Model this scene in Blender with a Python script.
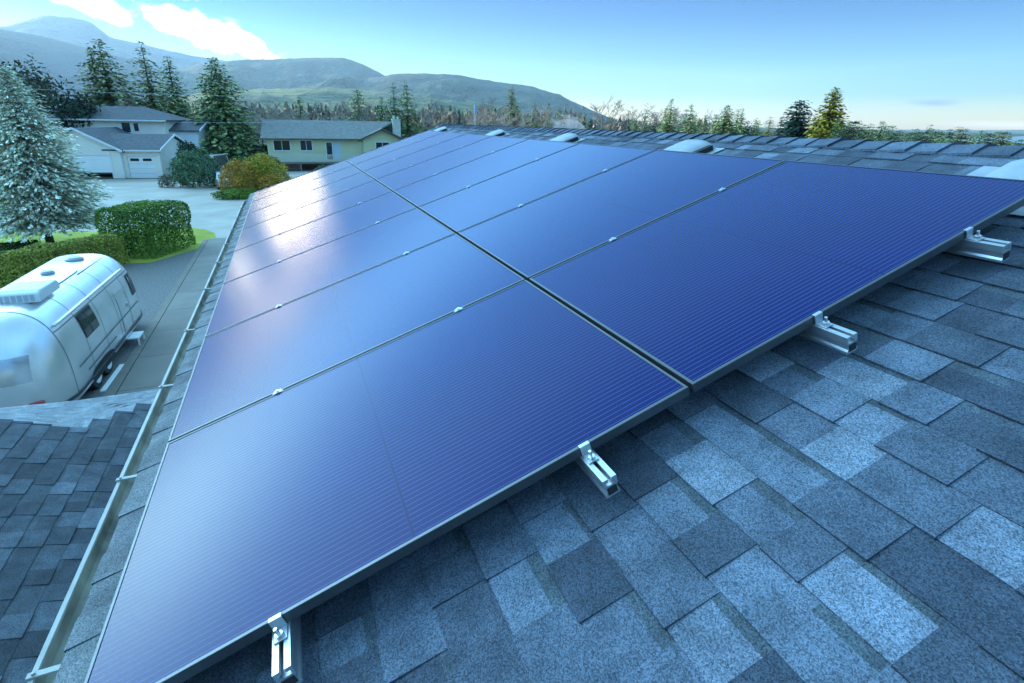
import bpy, bmesh, math, random
from mathutils import Vector, Matrix, Euler, noise
R_ = math.radians
sc = bpy.context.scene
for o in list(bpy.data.objects): bpy.data.objects.remove(o)
COL = sc.collection

# ------------------------------------------------------------------ camera
cam_d = bpy.data.cameras.new('camera'); cam = bpy.data.objects.new('camera', cam_d); COL.objects.link(cam)
cam_d.sensor_width = 36.0; cam_d.lens = 527.985 / 1024 * 36.0
cam_d.shift_y = -41.5 / 1024; cam_d.clip_start = 0.02; cam_d.clip_end = 30000
rt, dn, fw = (0.923695, -0.382709, 0.017948), (-0.106293, -0.300991, -0.947685), (0.36809, 0.873464, -0.318703)
cam.matrix_world = Matrix(((rt[0], -dn[0], -fw[0], 0), (rt[1], -dn[1], -fw[1], 0), (rt[2], -dn[2], -fw[2], 6.5), (0, 0, 0, 1)))
sc.camera = cam

# ------------------------------------------------------------------ sky, sun, exposure
SUN_AZ, SUN_EL = -37.0, 9.0            # azimuth from +Y towards +X
w = bpy.data.worlds.new('World'); sc.world = w; w.use_nodes = True
nt = w.node_tree; nt.nodes.clear()
def wn(t, **k):
    n = nt.nodes.new(t)
    for a, b in k.items(): setattr(n, a, b)
    return n
def wm(op, a, b=None, c=None, clamp=False):
    n = nt.nodes.new('ShaderNodeMath'); n.operation = op; n.use_clamp = clamp
    for i, v in enumerate((a, b, c)):
        if v is None: continue
        if isinstance(v, (int, float)): n.inputs[i].default_value = v
        else: nt.links.new(v, n.inputs[i])
    return n.outputs[0]
sky = wn('ShaderNodeTexSky', sky_type='NISHITA')
sky.sun_disc = False; sky.sun_elevation = R_(SUN_EL); sky.sun_rotation = R_(SUN_AZ)
sky.altitude = 100; sky.air_density = 1.0; sky.dust_density = 1.0; sky.ozone_density = 1.6
tc = wn('ShaderNodeTexCoord'); sp = wn('ShaderNodeSeparateXYZ'); nt.links.new(tc.outputs['Generated'], sp.inputs[0])
AZ = wm('MULTIPLY', wm('ARCTAN2', sp.outputs[0], sp.outputs[1]), 57.2958)
EL = wm('MULTIPLY', wm('ARCSINE', sp.outputs[2]), 57.2958)
nz = wn('ShaderNodeTexNoise'); nz.inputs['Scale'].default_value = 17; nz.inputs['Detail'].default_value = 6; nz.inputs['Roughness'].default_value = .6
nt.links.new(tc.outputs['Generated'], nz.inputs['Vector'])
NZ = wm('SUBTRACT', nz.outputs['Fac'], .5)
def blob(az, el, a, b, rot, amp=1.4, soft=.45):
    dx = wm('SUBTRACT', AZ, az); dy = wm('SUBTRACT', EL, el); c, s = math.cos(R_(rot)), math.sin(R_(rot))
    x = wm('ADD', wm('MULTIPLY', dx, c / a), wm('MULTIPLY', dy, s / a)); y = wm('ADD', wm('MULTIPLY', dx, -s / b), wm('MULTIPLY', dy, c / b))
    d = wm('SQRT', wm('ADD', wm('MULTIPLY', x, x), wm('MULTIPLY', y, y)))
    d = wm('ADD', d, wm('MULTIPLY', NZ, amp))
    return wm('DIVIDE', wm('SUBTRACT', 1.0, d), soft, clamp=True)
def addmix(col, fac, rgb):
    m = wn('ShaderNodeMix', data_type='RGBA'); nt.links.new(fac, m.inputs[0]); nt.links.new(col, m.inputs[6]); m.inputs[7].default_value = (*rgb, 1)
    return m.outputs[2]
SKYMUL = wn('ShaderNodeMix', data_type='RGBA', blend_type='MULTIPLY'); SKYMUL.inputs[0].default_value = 1.0
nt.links.new(sky.outputs[0], SKYMUL.inputs[6]); 
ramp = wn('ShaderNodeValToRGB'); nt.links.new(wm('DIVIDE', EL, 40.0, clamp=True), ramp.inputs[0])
STOPS = [(0.0, (.95, .86, .60)), (.07, (.25, .38, .42)), (.15, (.085, .205, .34)), (.23, (.02, .11, .31)), (.30, (.0, .062, .28)), (.44, (.47, .93, 1.34)), (.72, (.54, 1.06, 1.46)), (1.0, (1.40, 1.98, 1.85))]  # higher stops raise the unseen overhead sky, adding light to the ground
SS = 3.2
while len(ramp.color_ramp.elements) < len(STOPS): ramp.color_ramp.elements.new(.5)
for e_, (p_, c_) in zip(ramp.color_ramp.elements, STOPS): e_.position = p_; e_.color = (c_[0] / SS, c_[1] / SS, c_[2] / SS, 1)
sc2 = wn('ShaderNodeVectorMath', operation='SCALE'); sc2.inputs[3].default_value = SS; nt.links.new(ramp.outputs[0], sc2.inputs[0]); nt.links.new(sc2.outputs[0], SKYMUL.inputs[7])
# added gain: the upper sky is brighter on the sun's side
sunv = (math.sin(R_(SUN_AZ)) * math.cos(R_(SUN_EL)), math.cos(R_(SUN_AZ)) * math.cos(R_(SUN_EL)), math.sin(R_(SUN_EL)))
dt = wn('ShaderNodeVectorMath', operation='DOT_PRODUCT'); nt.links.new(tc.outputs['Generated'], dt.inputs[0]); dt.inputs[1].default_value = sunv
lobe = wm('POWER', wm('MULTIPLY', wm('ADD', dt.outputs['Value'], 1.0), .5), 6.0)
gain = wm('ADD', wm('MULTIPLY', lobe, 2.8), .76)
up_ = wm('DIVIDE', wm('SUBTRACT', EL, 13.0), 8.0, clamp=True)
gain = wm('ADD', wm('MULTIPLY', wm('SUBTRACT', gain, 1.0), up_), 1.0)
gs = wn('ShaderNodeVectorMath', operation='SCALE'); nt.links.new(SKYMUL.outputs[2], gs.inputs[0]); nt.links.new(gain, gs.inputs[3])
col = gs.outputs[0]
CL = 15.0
CLOUDS = (((-14, 12.9, 12, 2.9, -10, .6, 1.1), (.75, .70, .62), 1), ((-13.0, 8.15, 3.1, 1.2, -19, 1.4, 1.6), (13.0, 11.4, 8.6), 2.3), ((-5.2, 6.75, 5.8, 1.45, -14, 1.7, 1.6), (24.0, 18.5, 12.0), 2.0),  # first entry: unseen bank added above the view to brighten panel reflections
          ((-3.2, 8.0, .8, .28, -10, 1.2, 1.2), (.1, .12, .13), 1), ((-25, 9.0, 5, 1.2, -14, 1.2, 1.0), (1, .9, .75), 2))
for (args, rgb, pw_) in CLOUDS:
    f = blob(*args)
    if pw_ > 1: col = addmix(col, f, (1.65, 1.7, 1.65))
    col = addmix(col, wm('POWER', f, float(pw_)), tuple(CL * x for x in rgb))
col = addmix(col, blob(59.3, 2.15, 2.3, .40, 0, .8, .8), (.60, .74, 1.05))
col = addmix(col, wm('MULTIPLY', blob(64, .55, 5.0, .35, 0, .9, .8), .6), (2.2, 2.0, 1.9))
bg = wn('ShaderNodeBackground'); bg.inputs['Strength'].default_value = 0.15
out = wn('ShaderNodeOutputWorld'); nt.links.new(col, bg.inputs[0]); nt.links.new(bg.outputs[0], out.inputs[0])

sd = bpy.data.lights.new('sun', 'SUN'); so = bpy.data.objects.new('sun', sd); COL.objects.link(so)
sd.energy = 2.8; sd.angle = R_(0.5); sd.color = (1.0, .88, .70)
sdir = Vector((math.sin(R_(SUN_AZ)) * math.cos(R_(SUN_EL)), math.cos(R_(SUN_AZ)) * math.cos(R_(SUN_EL)), math.sin(R_(SUN_EL))))
so.rotation_euler = sdir.to_track_quat('Z', 'Y').to_euler(); so.location = (0, 0, 60)
vs = sc.view_settings; vs.view_transform = 'Standard'; vs.look = 'None'; vs.gamma = 1; vs.use_curve_mapping = False
vs.exposure = 2.08

# ------------------------------------------------------------------ helpers
class MB:
    def __init__(s): s.v = []; s.f = []; s.m = []; s.c = []
    def face(s, pts, mat=0, c=None):
        b = len(s.v); s.v.extend(tuple(p) for p in pts); s.f.append(tuple(range(b, b + len(pts)))); s.m.append(mat); s.c.append(c or (1, 1, 1))
    def box(s, a, b, mat=0, c=None, M=None):
        (x0, y0, z0), (x1, y1, z1) = a, b
        P = [Vector(p) for p in ((x0,y0,z0),(x1,y0,z0),(x1,y1,z0),(x0,y1,z0),(x0,y0,z1),(x1,y0,z1),(x1,y1,z1),(x0,y1,z1))]
        if M: P = [M @ p for p in P]
        n = len(s.v); s.v.extend(tuple(p) for p in P)
        for q in ((0,3,2,1),(4,5,6,7),(0,1,5,4),(1,2,6,5),(2,3,7,6),(3,0,4,7)):
            s.f.append(tuple(n + i for i in q)); s.m.append(mat); s.c.append(c or (1, 1, 1))
    def prism(s, prof, axis_from, axis_to, fn, mat=0, c=None, caps=True):
        # prof: 2D points; fn(p, t)->3D
        n = len(prof); b = len(s.v)
        for t in (axis_from, axis_to): s.v.extend(tuple(fn(p, t)) for p in prof)
        for i in range(n):
            j = (i + 1) % n; s.f.append((b + i, b + j, b + n + j, b + n + i)); s.m.append(mat); s.c.append(c or (1, 1, 1))
        if caps:
            s.f.append(tuple(b + i for i in reversed(range(n)))); s.f.append(tuple(b + n + i for i in range(n)))
            for _ in range(2): s.m.append(mat); s.c.append(c or (1, 1, 1))
    def tube(s, pts, rads, seg=8, mat=0, c=None, cap=True):
        pts = [Vector(p) for p in pts]; rings = []
        for i, p in enumerate(pts):
            d = (pts[min(i + 1, len(pts) - 1)] - pts[max(i - 1, 0)]).normalized()
            a = d.orthogonal().normalized(); e = d.cross(a); r = rads[i] if isinstance(rads, (list, tuple)) else rads
            b = len(s.v); s.v.extend(tuple(p + (a * math.cos(2 * math.pi * k / seg) + e * math.sin(2 * math.pi * k / seg)) * r) for k in range(seg)); rings.append(b)
        for q in range(len(rings) - 1):
            for k in range(seg):
                k2 = (k + 1) % seg
                s.f.append((rings[q] + k, rings[q] + k2, rings[q + 1] + k2, rings[q + 1] + k)); s.m.append(mat); s.c.append(c or (1, 1, 1))
        if cap:
            for b in (rings[0], rings[-1]):
                s.f.append(tuple(b + k for k in range(seg))); s.m.append(mat); s.c.append(c or (1, 1, 1))
    def grid(s, rows, mat=0, c=None, cfun=None):
        b = len(s.v); n = len(rows[0])
        for r in rows: s.v.extend(tuple(p) for p in r)
        for i in range(len(rows) - 1):
            for j in range(n - 1):
                s.f.append((b + i*n + j, b + i*n + j + 1, b + (i+1)*n + j + 1, b + (i+1)*n + j)); s.m.append(mat); s.c.append(c or (1, 1, 1))
    def build(s, name, mats, parent=None, smooth=False, recalc=True, bevel=0):
        me = bpy.data.meshes.new(name); me.from_pydata(s.v, [], s.f)
        if not isinstance(mats, (list, tuple)): mats = [mats]
        for m in mats: me.materials.append(m)
        me.polygons.foreach_set('material_index', s.m)
        at = me.color_attributes.new('tint', 'FLOAT_COLOR', 'CORNER'); arr = []
        for f, c in zip(s.f, s.c): arr.extend((*c, 1.0) * len(f))
        at.data.foreach_set('color', arr)
        if smooth: me.polygons.foreach_set('use_smooth', [True] * len(s.f))
        if recalc:
            bm = bmesh.new(); bm.from_mesh(me); bmesh.ops.recalc_face_normals(bm, faces=bm.faces); bm.to_mesh(me); bm.free()
        me.update()
        o = bpy.data.objects.new(name, me); COL.objects.link(o)
        if parent: o.parent = parent
        if bevel:
            b = o.modifiers.new('bevel', 'BEVEL'); b.width = bevel; b.segments = 2; b.limit_method = 'ANGLE'
        return o
def tag(o, label=None, cat=None, group=None, kind=None):
    for k, v in (('label', label), ('category', cat), ('group', group), ('kind', kind)):
        if v: o[k] = v
    return o
def empty(name, loc=(0, 0, 0), rot=(0, 0, 0)):
    o = bpy.data.objects.new(name, None); COL.objects.link(o); o.location = loc; o.rotation_euler = rot; o.empty_display_size = .2
    return o
def copy_tree(o, parent=None):
    c = o.copy(); COL.objects.link(c); c.parent = parent
    for ch in o.children: copy_tree(ch, c)
    return c
def mat(name, color, rough=.6, metal=0, spec=.5, noise_scale=0, noise_amt=.3, bump=0, bump_scale=None, attr=False, coat=0, coords='Object', emit=None, stretch=None):
    m = bpy.data.materials.new(name); m.use_nodes = True; t = m.node_tree; p = t.nodes['Principled BSDF']; L = t.links
    p.inputs['Base Color'].default_value = (*color, 1); p.inputs['Roughness'].default_value = rough; p.inputs['Metallic'].default_value = metal
    p.inputs['Specular IOR Level'].default_value = spec
    if coat: p.inputs['Coat Weight'].default_value = coat
    src = None
    if attr:
        a = t.nodes.new('ShaderNodeVertexColor'); a.layer_name = 'tint'
        mx = t.nodes.new('ShaderNodeMix'); mx.data_type = 'RGBA'; mx.blend_type = 'MULTIPLY'; mx.inputs[0].default_value = 1
        L.new(a.outputs[0], mx.inputs[6]); mx.inputs[7].default_value = (*color, 1); src = mx.outputs[2]
    tcn = t.nodes.new('ShaderNodeTexCoord'); vec = tcn.outputs[coords]
    if stretch:
        mp = t.nodes.new('ShaderNodeMapping'); mp.inputs['Scale'].default_value = stretch; L.new(vec, mp.inputs[0]); vec = mp.outputs[0]
    if noise_scale:
        n = t.nodes.new('ShaderNodeTexNoise'); n.inputs['Scale'].default_value = noise_scale; n.inputs['Detail'].default_value = 4; L.new(vec, n.inputs['Vector'])
        mr = t.nodes.new('ShaderNodeMapRange'); mr.inputs[1].default_value = .25; mr.inputs[2].default_value = .75; mr.inputs[3].default_value = 1 - noise_amt; mr.inputs[4].default_value = 1 + noise_amt
        L.new(n.outputs['Fac'], mr.inputs[0])
        mx2 = t.nodes.new('ShaderNodeMix'); mx2.data_type = 'RGBA'; mx2.blend_type = 'MULTIPLY'; mx2.inputs[0].default_value = 1
        if src: L.new(src, mx2.inputs[6])
        else: mx2.inputs[6].default_value = (*color, 1)
        L.new(mr.outputs[0], mx2.inputs[7]); src = mx2.outputs[2]
    if src: L.new(src, p.inputs['Base Color'])
    if bump:
        n2 = t.nodes.new('ShaderNodeTexNoise'); n2.inputs['Scale'].default_value = bump_scale or noise_scale; n2.inputs['Detail'].default_value = 3; L.new(vec, n2.inputs['Vector'])
        b = t.nodes.new('ShaderNodeBump'); b.inputs['Strength'].default_value = bump; b.inputs['Distance'].default_value = .02
        L.new(n2.outputs['Fac'], b.inputs['Height']); L.new(b.outputs[0], p.inputs['Normal'])
    if emit:
        p.inputs['Emission Color'].default_value = (*emit[0], 1); p.inputs['Emission Strength'].default_value = emit[1]
    return m

# ---- materials
def granule_material(name, base, big=11):
    m = bpy.data.materials.new(name); m.use_nodes = True; t = m.node_tree; L = t.links; p = t.nodes['Principled BSDF']
    a = t.nodes.new('ShaderNodeVertexColor'); a.layer_name = 'tint'
    tcn = t.nodes.new('ShaderNodeTexCoord')
    n1 = t.nodes.new('ShaderNodeTexNoise'); n1.inputs['Scale'].default_value = 330; n1.inputs['Detail'].default_value = 2; L.new(tcn.outputs['Object'], n1.inputs['Vector'])
    n2 = t.nodes.new('ShaderNodeTexNoise'); n2.inputs['Scale'].default_value = big; n2.inputs['Detail'].default_value = 5; L.new(tcn.outputs['Object'], n2.inputs['Vector'])
    v1 = t.nodes.new('ShaderNodeTexVoronoi'); v1.inputs['Scale'].default_value = 400; L.new(tcn.outputs['Object'], v1.inputs['Vector'])
    bw = t.nodes.new('ShaderNodeRGBToBW'); L.new(v1.outputs['Color'], bw.inputs[0])
    r1 = t.nodes.new('ShaderNodeMapRange'); r1.inputs[1].default_value = .15; r1.inputs[2].default_value = .85; r1.inputs[3].default_value = .46; r1.inputs[4].default_value = 1.62; L.new(bw.outputs[0], r1.inputs[0])
    r2 = t.nodes.new('ShaderNodeMapRange'); r2.inputs[1].default_value = .3; r2.inputs[2].default_value = .7; r2.inputs[3].default_value = .70; r2.inputs[4].default_value = 1.25; L.new(n2.outputs['Fac'], r2.inputs[0])
    mu = t.nodes.new('ShaderNodeMath'); mu.operation = 'MULTIPLY'; L.new(r1.outputs[0], mu.inputs[0]); L.new(r2.outputs[0], mu.inputs[1])
    m1 = t.nodes.new('ShaderNodeMix'); m1.data_type = 'RGBA'; m1.blend_type = 'MULTIPLY'; m1.inputs[0].default_value = 1; L.new(a.outputs[0], m1.inputs[6]); m1.inputs[7].default_value = (*base, 1)
    m2 = t.nodes.new('ShaderNodeMix'); m2.data_type = 'RGBA'; m2.blend_type = 'MULTIPLY'; m2.inputs[0].default_value = 1; L.new(m1.outputs[2], m2.inputs[6]); L.new(mu.outputs[0], m2.inputs[7])
    L.new(m2.outputs[2], p.inputs['Base Color']); p.inputs['Roughness'].default_value = .85; p.inputs['Specular IOR Level'].default_value = .35
    b = t.nodes.new('ShaderNodeBump'); b.inputs['Strength'].default_value = .7; b.inputs['Distance'].default_value = .003
    L.new(n1.outputs['Fac'], b.inputs['Height']); L.new(b.outputs[0], p.inputs['Normal'])
    return m
M_SH = granule_material('shingle_granules', (1, 1, 1))
M_ALU = mat('anodised_aluminium', (.12, .125, .13), .42, .8, noise_scale=30, noise_amt=.08)
M_RAIL = mat('mill_aluminium_rail', (.54, .56, .58), .42, .85, noise_scale=40, noise_amt=.06)
M_STEEL = mat('stainless_bolt', (.7, .7, .7), .3, 1.0)
M_BACK = mat('black_backsheet', (.012, .012, .014), .6)
M_GUT = mat('painted_gutter', (.33, .335, .31), .5, noise_scale=9, noise_amt=.22)
M_GUTIN = mat('dirty_gutter_inside', (.30, .30, .25), .8, noise_scale=7, noise_amt=.6)
M_WHITE = mat('white_paint', (.78, .78, .76), .5, noise_scale=2, noise_amt=.05)
M_WALL = mat('grey_siding', (.45, .46, .45), .7, noise_scale=3, noise_amt=.1)
M_VENT = mat('painted_vent', (.32, .34, .36), .5, .0, noise_scale=12, noise_amt=.1)
M_DARK = mat('dark_parts_and_shade', (.02, .02, .02), .9)  # near black: painted shade of hollows, also the dark chassis, hitch and door joints
M_RUB = mat('rubber', (.025, .025, .025), .8)
M_GLASS = mat('window_glass', (.02, .025, .03), .06, spec=.8)
M_FOL = mat('foliage', (1, 1, 1), .75, spec=.2, attr=True, noise_scale=1.2, noise_amt=.3)
M_BARK = mat('bark', (.10, .08, .06), .9, noise_scale=6, noise_amt=.4)
M_TWIG = mat('bare_twigs', (.36, .27, .22), .9, spec=.1)
M_TWIG2 = mat('pale_bare_twigs', (.42, .37, .30), .9, spec=.1)

def cell_material():
    m = bpy.data.materials.new('solar_cells_under_glass'); m.use_nodes = True; t = m.node_tree; L = t.links; p = t.nodes['Principled BSDF']
    tcn = t.nodes.new('ShaderNodeTexCoord'); s = t.nodes.new('ShaderNodeSeparateXYZ'); L.new(tcn.outputs['Object'], s.inputs[0])
    def M(op, a, b=None, clamp=False):
        n = t.nodes.new('ShaderNodeMath'); n.operation = op; n.use_clamp = clamp
        for i, v in enumerate((a, b)):
            if v is None: continue
            if isinstance(v, (int, float)): n.inputs[i].default_value = v
            else: L.new(v, n.inputs[i])
        return n.outputs[0]
    X, Y = s.outputs[0], s.outputs[1]
    def line(c, period, half):   # 1 on a thin line every period
        fr = M('ABSOLUTE', M('SUBTRACT', M('FRACT', M('ADD', M('DIVIDE', c, period), 100.5)), .5))
        return M('LESS_THAN', fr, half / period)
    bus = line(Y, .0168, .0011)
    cellx = line(X, .1205, .0011)
    mid = M('LESS_THAN', M('ABSOLUTE', M('SUBTRACT', X, .7285)), .003)
    # faint dashes where bus bars cross the cell edges
    def mix(a, b, f):
        n = t.nodes.new('ShaderNodeMix'); n.data_type = 'RGBA'
        if isinstance(f, float): n.inputs[0].default_value = f
        else: L.new(f, n.inputs[0])
        for i, v in ((6, a), (7, b)):
            if isinstance(v, tuple): n.inputs[i].default_value = (*v, 1)
            else: L.new(v, n.inputs[i])
        return n.outputs[2]
    nz = t.nodes.new('ShaderNodeTexNoise'); nz.inputs['Scale'].default_value = 2.0; L.new(tcn.outputs['Object'], nz.inputs['Vector'])
    base = mix((.0010, .0042, .062), (.0016, .0068, .096), nz.outputs['Fac'])
    c1 = mix(base, (.015, .050, .20), bus)
    c2 = mix(c1, (.004, .011, .10), cellx)
    c3 = mix(c2, (.0018, .005, .065), mid)
    L.new(c3, p.inputs['Base Color'])
    p.inputs['Roughness'].default_value = .35; p.inputs['Specular IOR Level'].default_value = 0.0
    p.inputs['Coat Weight'].default_value = 1; p.inputs['Coat Roughness'].default_value = .14; p.inputs['Coat IOR'].default_value = 1.25
    d = t.nodes.new('ShaderNodeTexNoise'); d.inputs['Scale'].default_value = 5; d.inputs['Detail'].default_value = 5; L.new(tcn.outputs['Object'], d.inputs['Vector'])
    rr = t.nodes.new('ShaderNodeMapRange'); rr.inputs[3].default_value = .155; rr.inputs[4].default_value = .175; L.new(d.outputs['Fac'], rr.inputs[0]); L.new(rr.outputs[0], p.inputs['Coat Roughness'])
    return m
M_CELL = cell_material()

# roof frame: local x = up the slope (v), y = along the eave away from the camera (u), z = normal to the panels
PITCH = R_(18.9); O = Vector((0.9179, 0.9558, 5.8551))
RM = Matrix.Translation(O) @ Matrix.Rotation(-PITCH, 4, 'Y')
def RF(v, u, n): return RM @ Vector((v, u, n))
ROOF_N = -.120; V_EAVE, V_RIDGE, U_FAR, U_NEAR = -1.70, 2.13, 9.75, -3.2
PW, PH = 1.06, 1.4969

# ------------------------------------------------------------------ ground, water, hills (setting)
def ground_material():
    m = mat('rough_ground', (.075, .085, .045), .95, noise_scale=.05, noise_amt=.4, spec=.1)
    return m
mb = MB(); ring = [(7200 * math.cos(2 * math.pi * k / 96), 7200 * math.sin(2 * math.pi * k / 96), 0) for k in range(96)]
mb.face(ring); tag(mb.build('ground', ground_material()), kind='structure')
M_SEA = mat('sea_water', (.12, .18, .20), .3, spec=.6, bump=.15, bump_scale=.4)
mb = MB(); mb.face([(420, 40, .02), (6600, -900, .02), (6600, 2700, .02), (420, 240, .02)]); tag(mb.build('sea', M_SEA), kind='structure')

M_CONC = mat('worn_concrete_drive', (.37, .33, .275), .85, noise_scale=.35, noise_amt=.22, bump=.2, bump_scale=60)
def slab(name, pts, z, m, kind='structure'):
    mb = MB(); mb.face([(x, y, z) for x, y in pts]); return tag(mb.build(name, m), kind=kind)
slab('driveway', [(-30, 70.5), (-30, 56), (-19, 46), (-12.5, 37.6), (-8.6, 36.2), (-4.6, 33), (-1, 33), (8, 40), (9, 72), (-5, 92), (-9, 92), (-9.6, 68.5)], .012, M_CONC)
M_GRAV = mat('grey_gravel', (.165, .155, .145), .9, noise_scale=16, noise_amt=.42, bump=.9, bump_scale=22)
slab('gravel_bed', [(-10.4, 5), (-4.6, 5), (-4.6, 33), (-5.0, 31.2), (-6.3, 28.4), (-8.0, 28.6), (-10.4, 23)], .008, M_GRAV)
mb = MB(); y = 6.0
random.seed(3)
while y < 33:
    k = random.uniform(.9, 1.08); mb.box((-4.42, y, .0), (-.9, y + 2.08, .05), c=(k, k, k)); y += 2.1
for yy in range(20): mb.box((-4.66, 6 + yy * 1.35, 0), (-4.44, 6 + yy * 1.35 + 1.33, .055), c=(.95, .93, .9))
tag(mb.build('walkway', mat('concrete_walk', (.20, .18, .15), .85, attr=True, noise_scale=1.5, noise_amt=.12)), kind='structure')
M_LAWN = mat('mown_lawn', (.34, .37, .06), .95, noise_scale=.7, noise_amt=.3, spec=.1)
def blob_slab(name, pts, z, m):
    mb = MB(); mb.face([(x, y, z) for x, y in pts]); return tag(mb.build(name, m), kind='structure')
blob_slab('lawn', [(-40, 18), (-10.4, 18), (-10.4, 23), (-8.0, 28.6), (-6.3, 28.4), (-5.0, 30.4), (-4.5, 31.2), (-4.15, 32.4), (-4.1, 33.6), (-4.3, 35), (-4.9, 36.3), (-5.7, 37.2), (-7, 37.6), (-8.6, 36.6), (-12.5, 38.2), (-18, 39.5), (-40, 41)], .02, M_LAWN)

def lerp_prof(P, x):
    if x <= P[0][0]: return P[0][1]
    for (a, b), (c, d) in zip(P, P[1:]):
        if x <= c: return b + (d - b) * (x - a) / (c - a)
    return P[-1][1]
def hill_material(name, c1, c2, c3, sc_=.004):
    m = bpy.data.materials.new(name); m.use_nodes = True; t = m.node_tree; L = t.links; p = t.nodes['Principled BSDF']
    tcn = t.nodes.new('ShaderNodeTexCoord')
    def N(s, d=6):
        n = t.nodes.new('ShaderNodeTexNoise'); n.inputs['Scale'].default_value = s; n.inputs['Detail'].default_value = d; L.new(tcn.outputs['Object'], n.inputs['Vector'])
        r = t.nodes.new('ShaderNodeMapRange'); r.inputs[1].default_value = .38; r.inputs[2].default_value = .62; L.new(n.outputs['Fac'], r.inputs[0]); return r.outputs[0]
    a = t.nodes.new('ShaderNodeMix'); a.data_type = 'RGBA'; L.new(N(sc_ * 6), a.inputs[0]); a.inputs[6].default_value = (*c1, 1); a.inputs[7].default_value = (*c2, 1)
    b = t.nodes.new('ShaderNodeMix'); b.data_type = 'RGBA'; L.new(N(sc_, 4), b.inputs[0]); L.new(a.outputs[2], b.inputs[6]); b.inputs[7].default_value = (*c3, 1)
    L.new(b.outputs[2], p.inputs['Base Color']); p.inputs['Roughness'].default_value = .95; p.inputs['Specular IOR Level'].default_value = .1
    bp = t.nodes.new('ShaderNodeBump'); bp.inputs['Strength'].default_value = .8; bp.inputs['Distance'].default_value = 12; L.new(N(.03, 5), bp.inputs['Height']); L.new(bp.outputs[0], p.inputs['Normal'])
    return m
def hills(name, prof, D, foot, m, seed, step=.3, rows=26, rough=1.0):
    a0, a1 = prof[0][0], prof[-1][0]; n = int((a1 - a0) / step); mb = MB(); R = []
    for i in range(rows + 3):
        t = i / rows; row = []
        for j in range(n + 1):
            az = a0 + (a1 - a0) * j / n; el = lerp_prof(prof, az)
            el += .10 * rough * (noise.noise(Vector((az * .9, seed, 0))) + .5 * noise.noise(Vector((az * 3.1, seed + 7, 0))))
            top = max(6.5 + D * math.tan(R_(el)), -2)
            if t <= 1:
                d = D * (foot + (1 - foot) * t); z = top * (t ** 1.25)
                q = Vector((math.sin(R_(az)) * d / 260, math.cos(R_(az)) * d / 260, seed))
                z += top * .22 * rough * math.sin(math.pi * t) * (noise.noise(q) + .6 * noise.noise(q * 2.3) + .3 * noise.noise(q * 5))
                z = min(z, 6.5 + d * math.tan(R_(max(el, 0))) * .995) if t < 1 else z
            else: d = D * (1 + (t - 1) * 2.0); z = top * (1 - (t - 1) * 6)
            if i == 0: z = -2
            row.append((math.sin(R_(az)) * d, math.cos(R_(az)) * d, z))
        R.append(row)
    mb.grid(R); o = mb.build(name, m, smooth=True, recalc=False); return tag(o, kind='structure')
HM = hill_material('far_forest', (.030, .055, .045), (.045, .075, .055), (.065, .08, .065))
HM2 = hill_material('near_forest', (.030, .060, .035), (.075, .10, .045), (.15, .16, .06), .006)  # yellowish patches: clearcuts, and sunlight on the forest painted in
HM1 = hill_material('high_mountain', (.085, .09, .10), (.12, .12, .125), (.16, .16, .16))  # paler for bare rock and snow, with sunlight painted in
hills('mountain', [(-60, 4), (-45, 6.5), (-34, 7.0), (-26, 6.6), (-21, 6.0), (-18.65, 5.95), (-17.46, 6.41), (-15.9, 7.06), (-14.41, 7.10), (-13.22, 6.89), (-12.12, 5.93), (-10.17, 5.59), (-5.94, 4.91), (-3.25, 4.67), (.45, 4.5), (6.6, 3.6), (14, 2)], 5800, .62, HM1, 1.3, rough=.8)
hills('sun_block_ridge', [(-85, 2), (-70, 6), (-60, 9), (-52, 12.0), (-44, 13.6), (-38, 13.6), (-34.6, 12.8), (-33.6, 10), (-32.6, 6.5), (-31.0, 4.5), (-27, 2.5), (-22, 0)], 1500, .5, HM, 2.7, rough=.6)  # unseen ridge added out of view to keep the sun off the yard
HM0 = hill_material('shaded_forest', (.012, .030, .040), (.020, .042, .050), (.028, .05, .05))  # forest colour darkened to stand for the foothill's shade
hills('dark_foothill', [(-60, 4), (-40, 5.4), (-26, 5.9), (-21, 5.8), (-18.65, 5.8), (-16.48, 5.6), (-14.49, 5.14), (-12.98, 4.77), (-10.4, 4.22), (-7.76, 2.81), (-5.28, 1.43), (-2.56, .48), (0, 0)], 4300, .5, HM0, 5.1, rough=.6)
hills('middle_hill', [(-16, 1.0), (-9.87, 3.25), (-6.02, 4.34), (-3.22, 4.84), (2.26, 5.31), (4.5, 5.5), (6.28, 5.51), (7.81, 5.06), (9.64, 4.24), (11.31, 3.39), (14.2, 1.99), (18, .5)], 3600, .45, HM, 9.7, rough=.7)
hills('long_hill', [(0, .8), (4.67, 2.64), (8.48, 3.84), (11.36, 4.39), (16.24, 4.45), (21.23, 3.82), (24.26, 3.51), (27.31, 2.71), (29.37, 1.79), (32.45, .6), (35.44, .1)], 2800, .45, HM, 13.2, rough=.8)
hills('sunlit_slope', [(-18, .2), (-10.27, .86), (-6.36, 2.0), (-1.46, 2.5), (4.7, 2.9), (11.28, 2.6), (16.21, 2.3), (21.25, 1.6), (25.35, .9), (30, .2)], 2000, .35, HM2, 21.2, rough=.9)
hills('far_shore', [(52, -.08), (58, .02), (62.5, .08), (65, .15), (72, .15), (80, 0)], 6500, .97, HM, 31.0, rough=.15)

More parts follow.
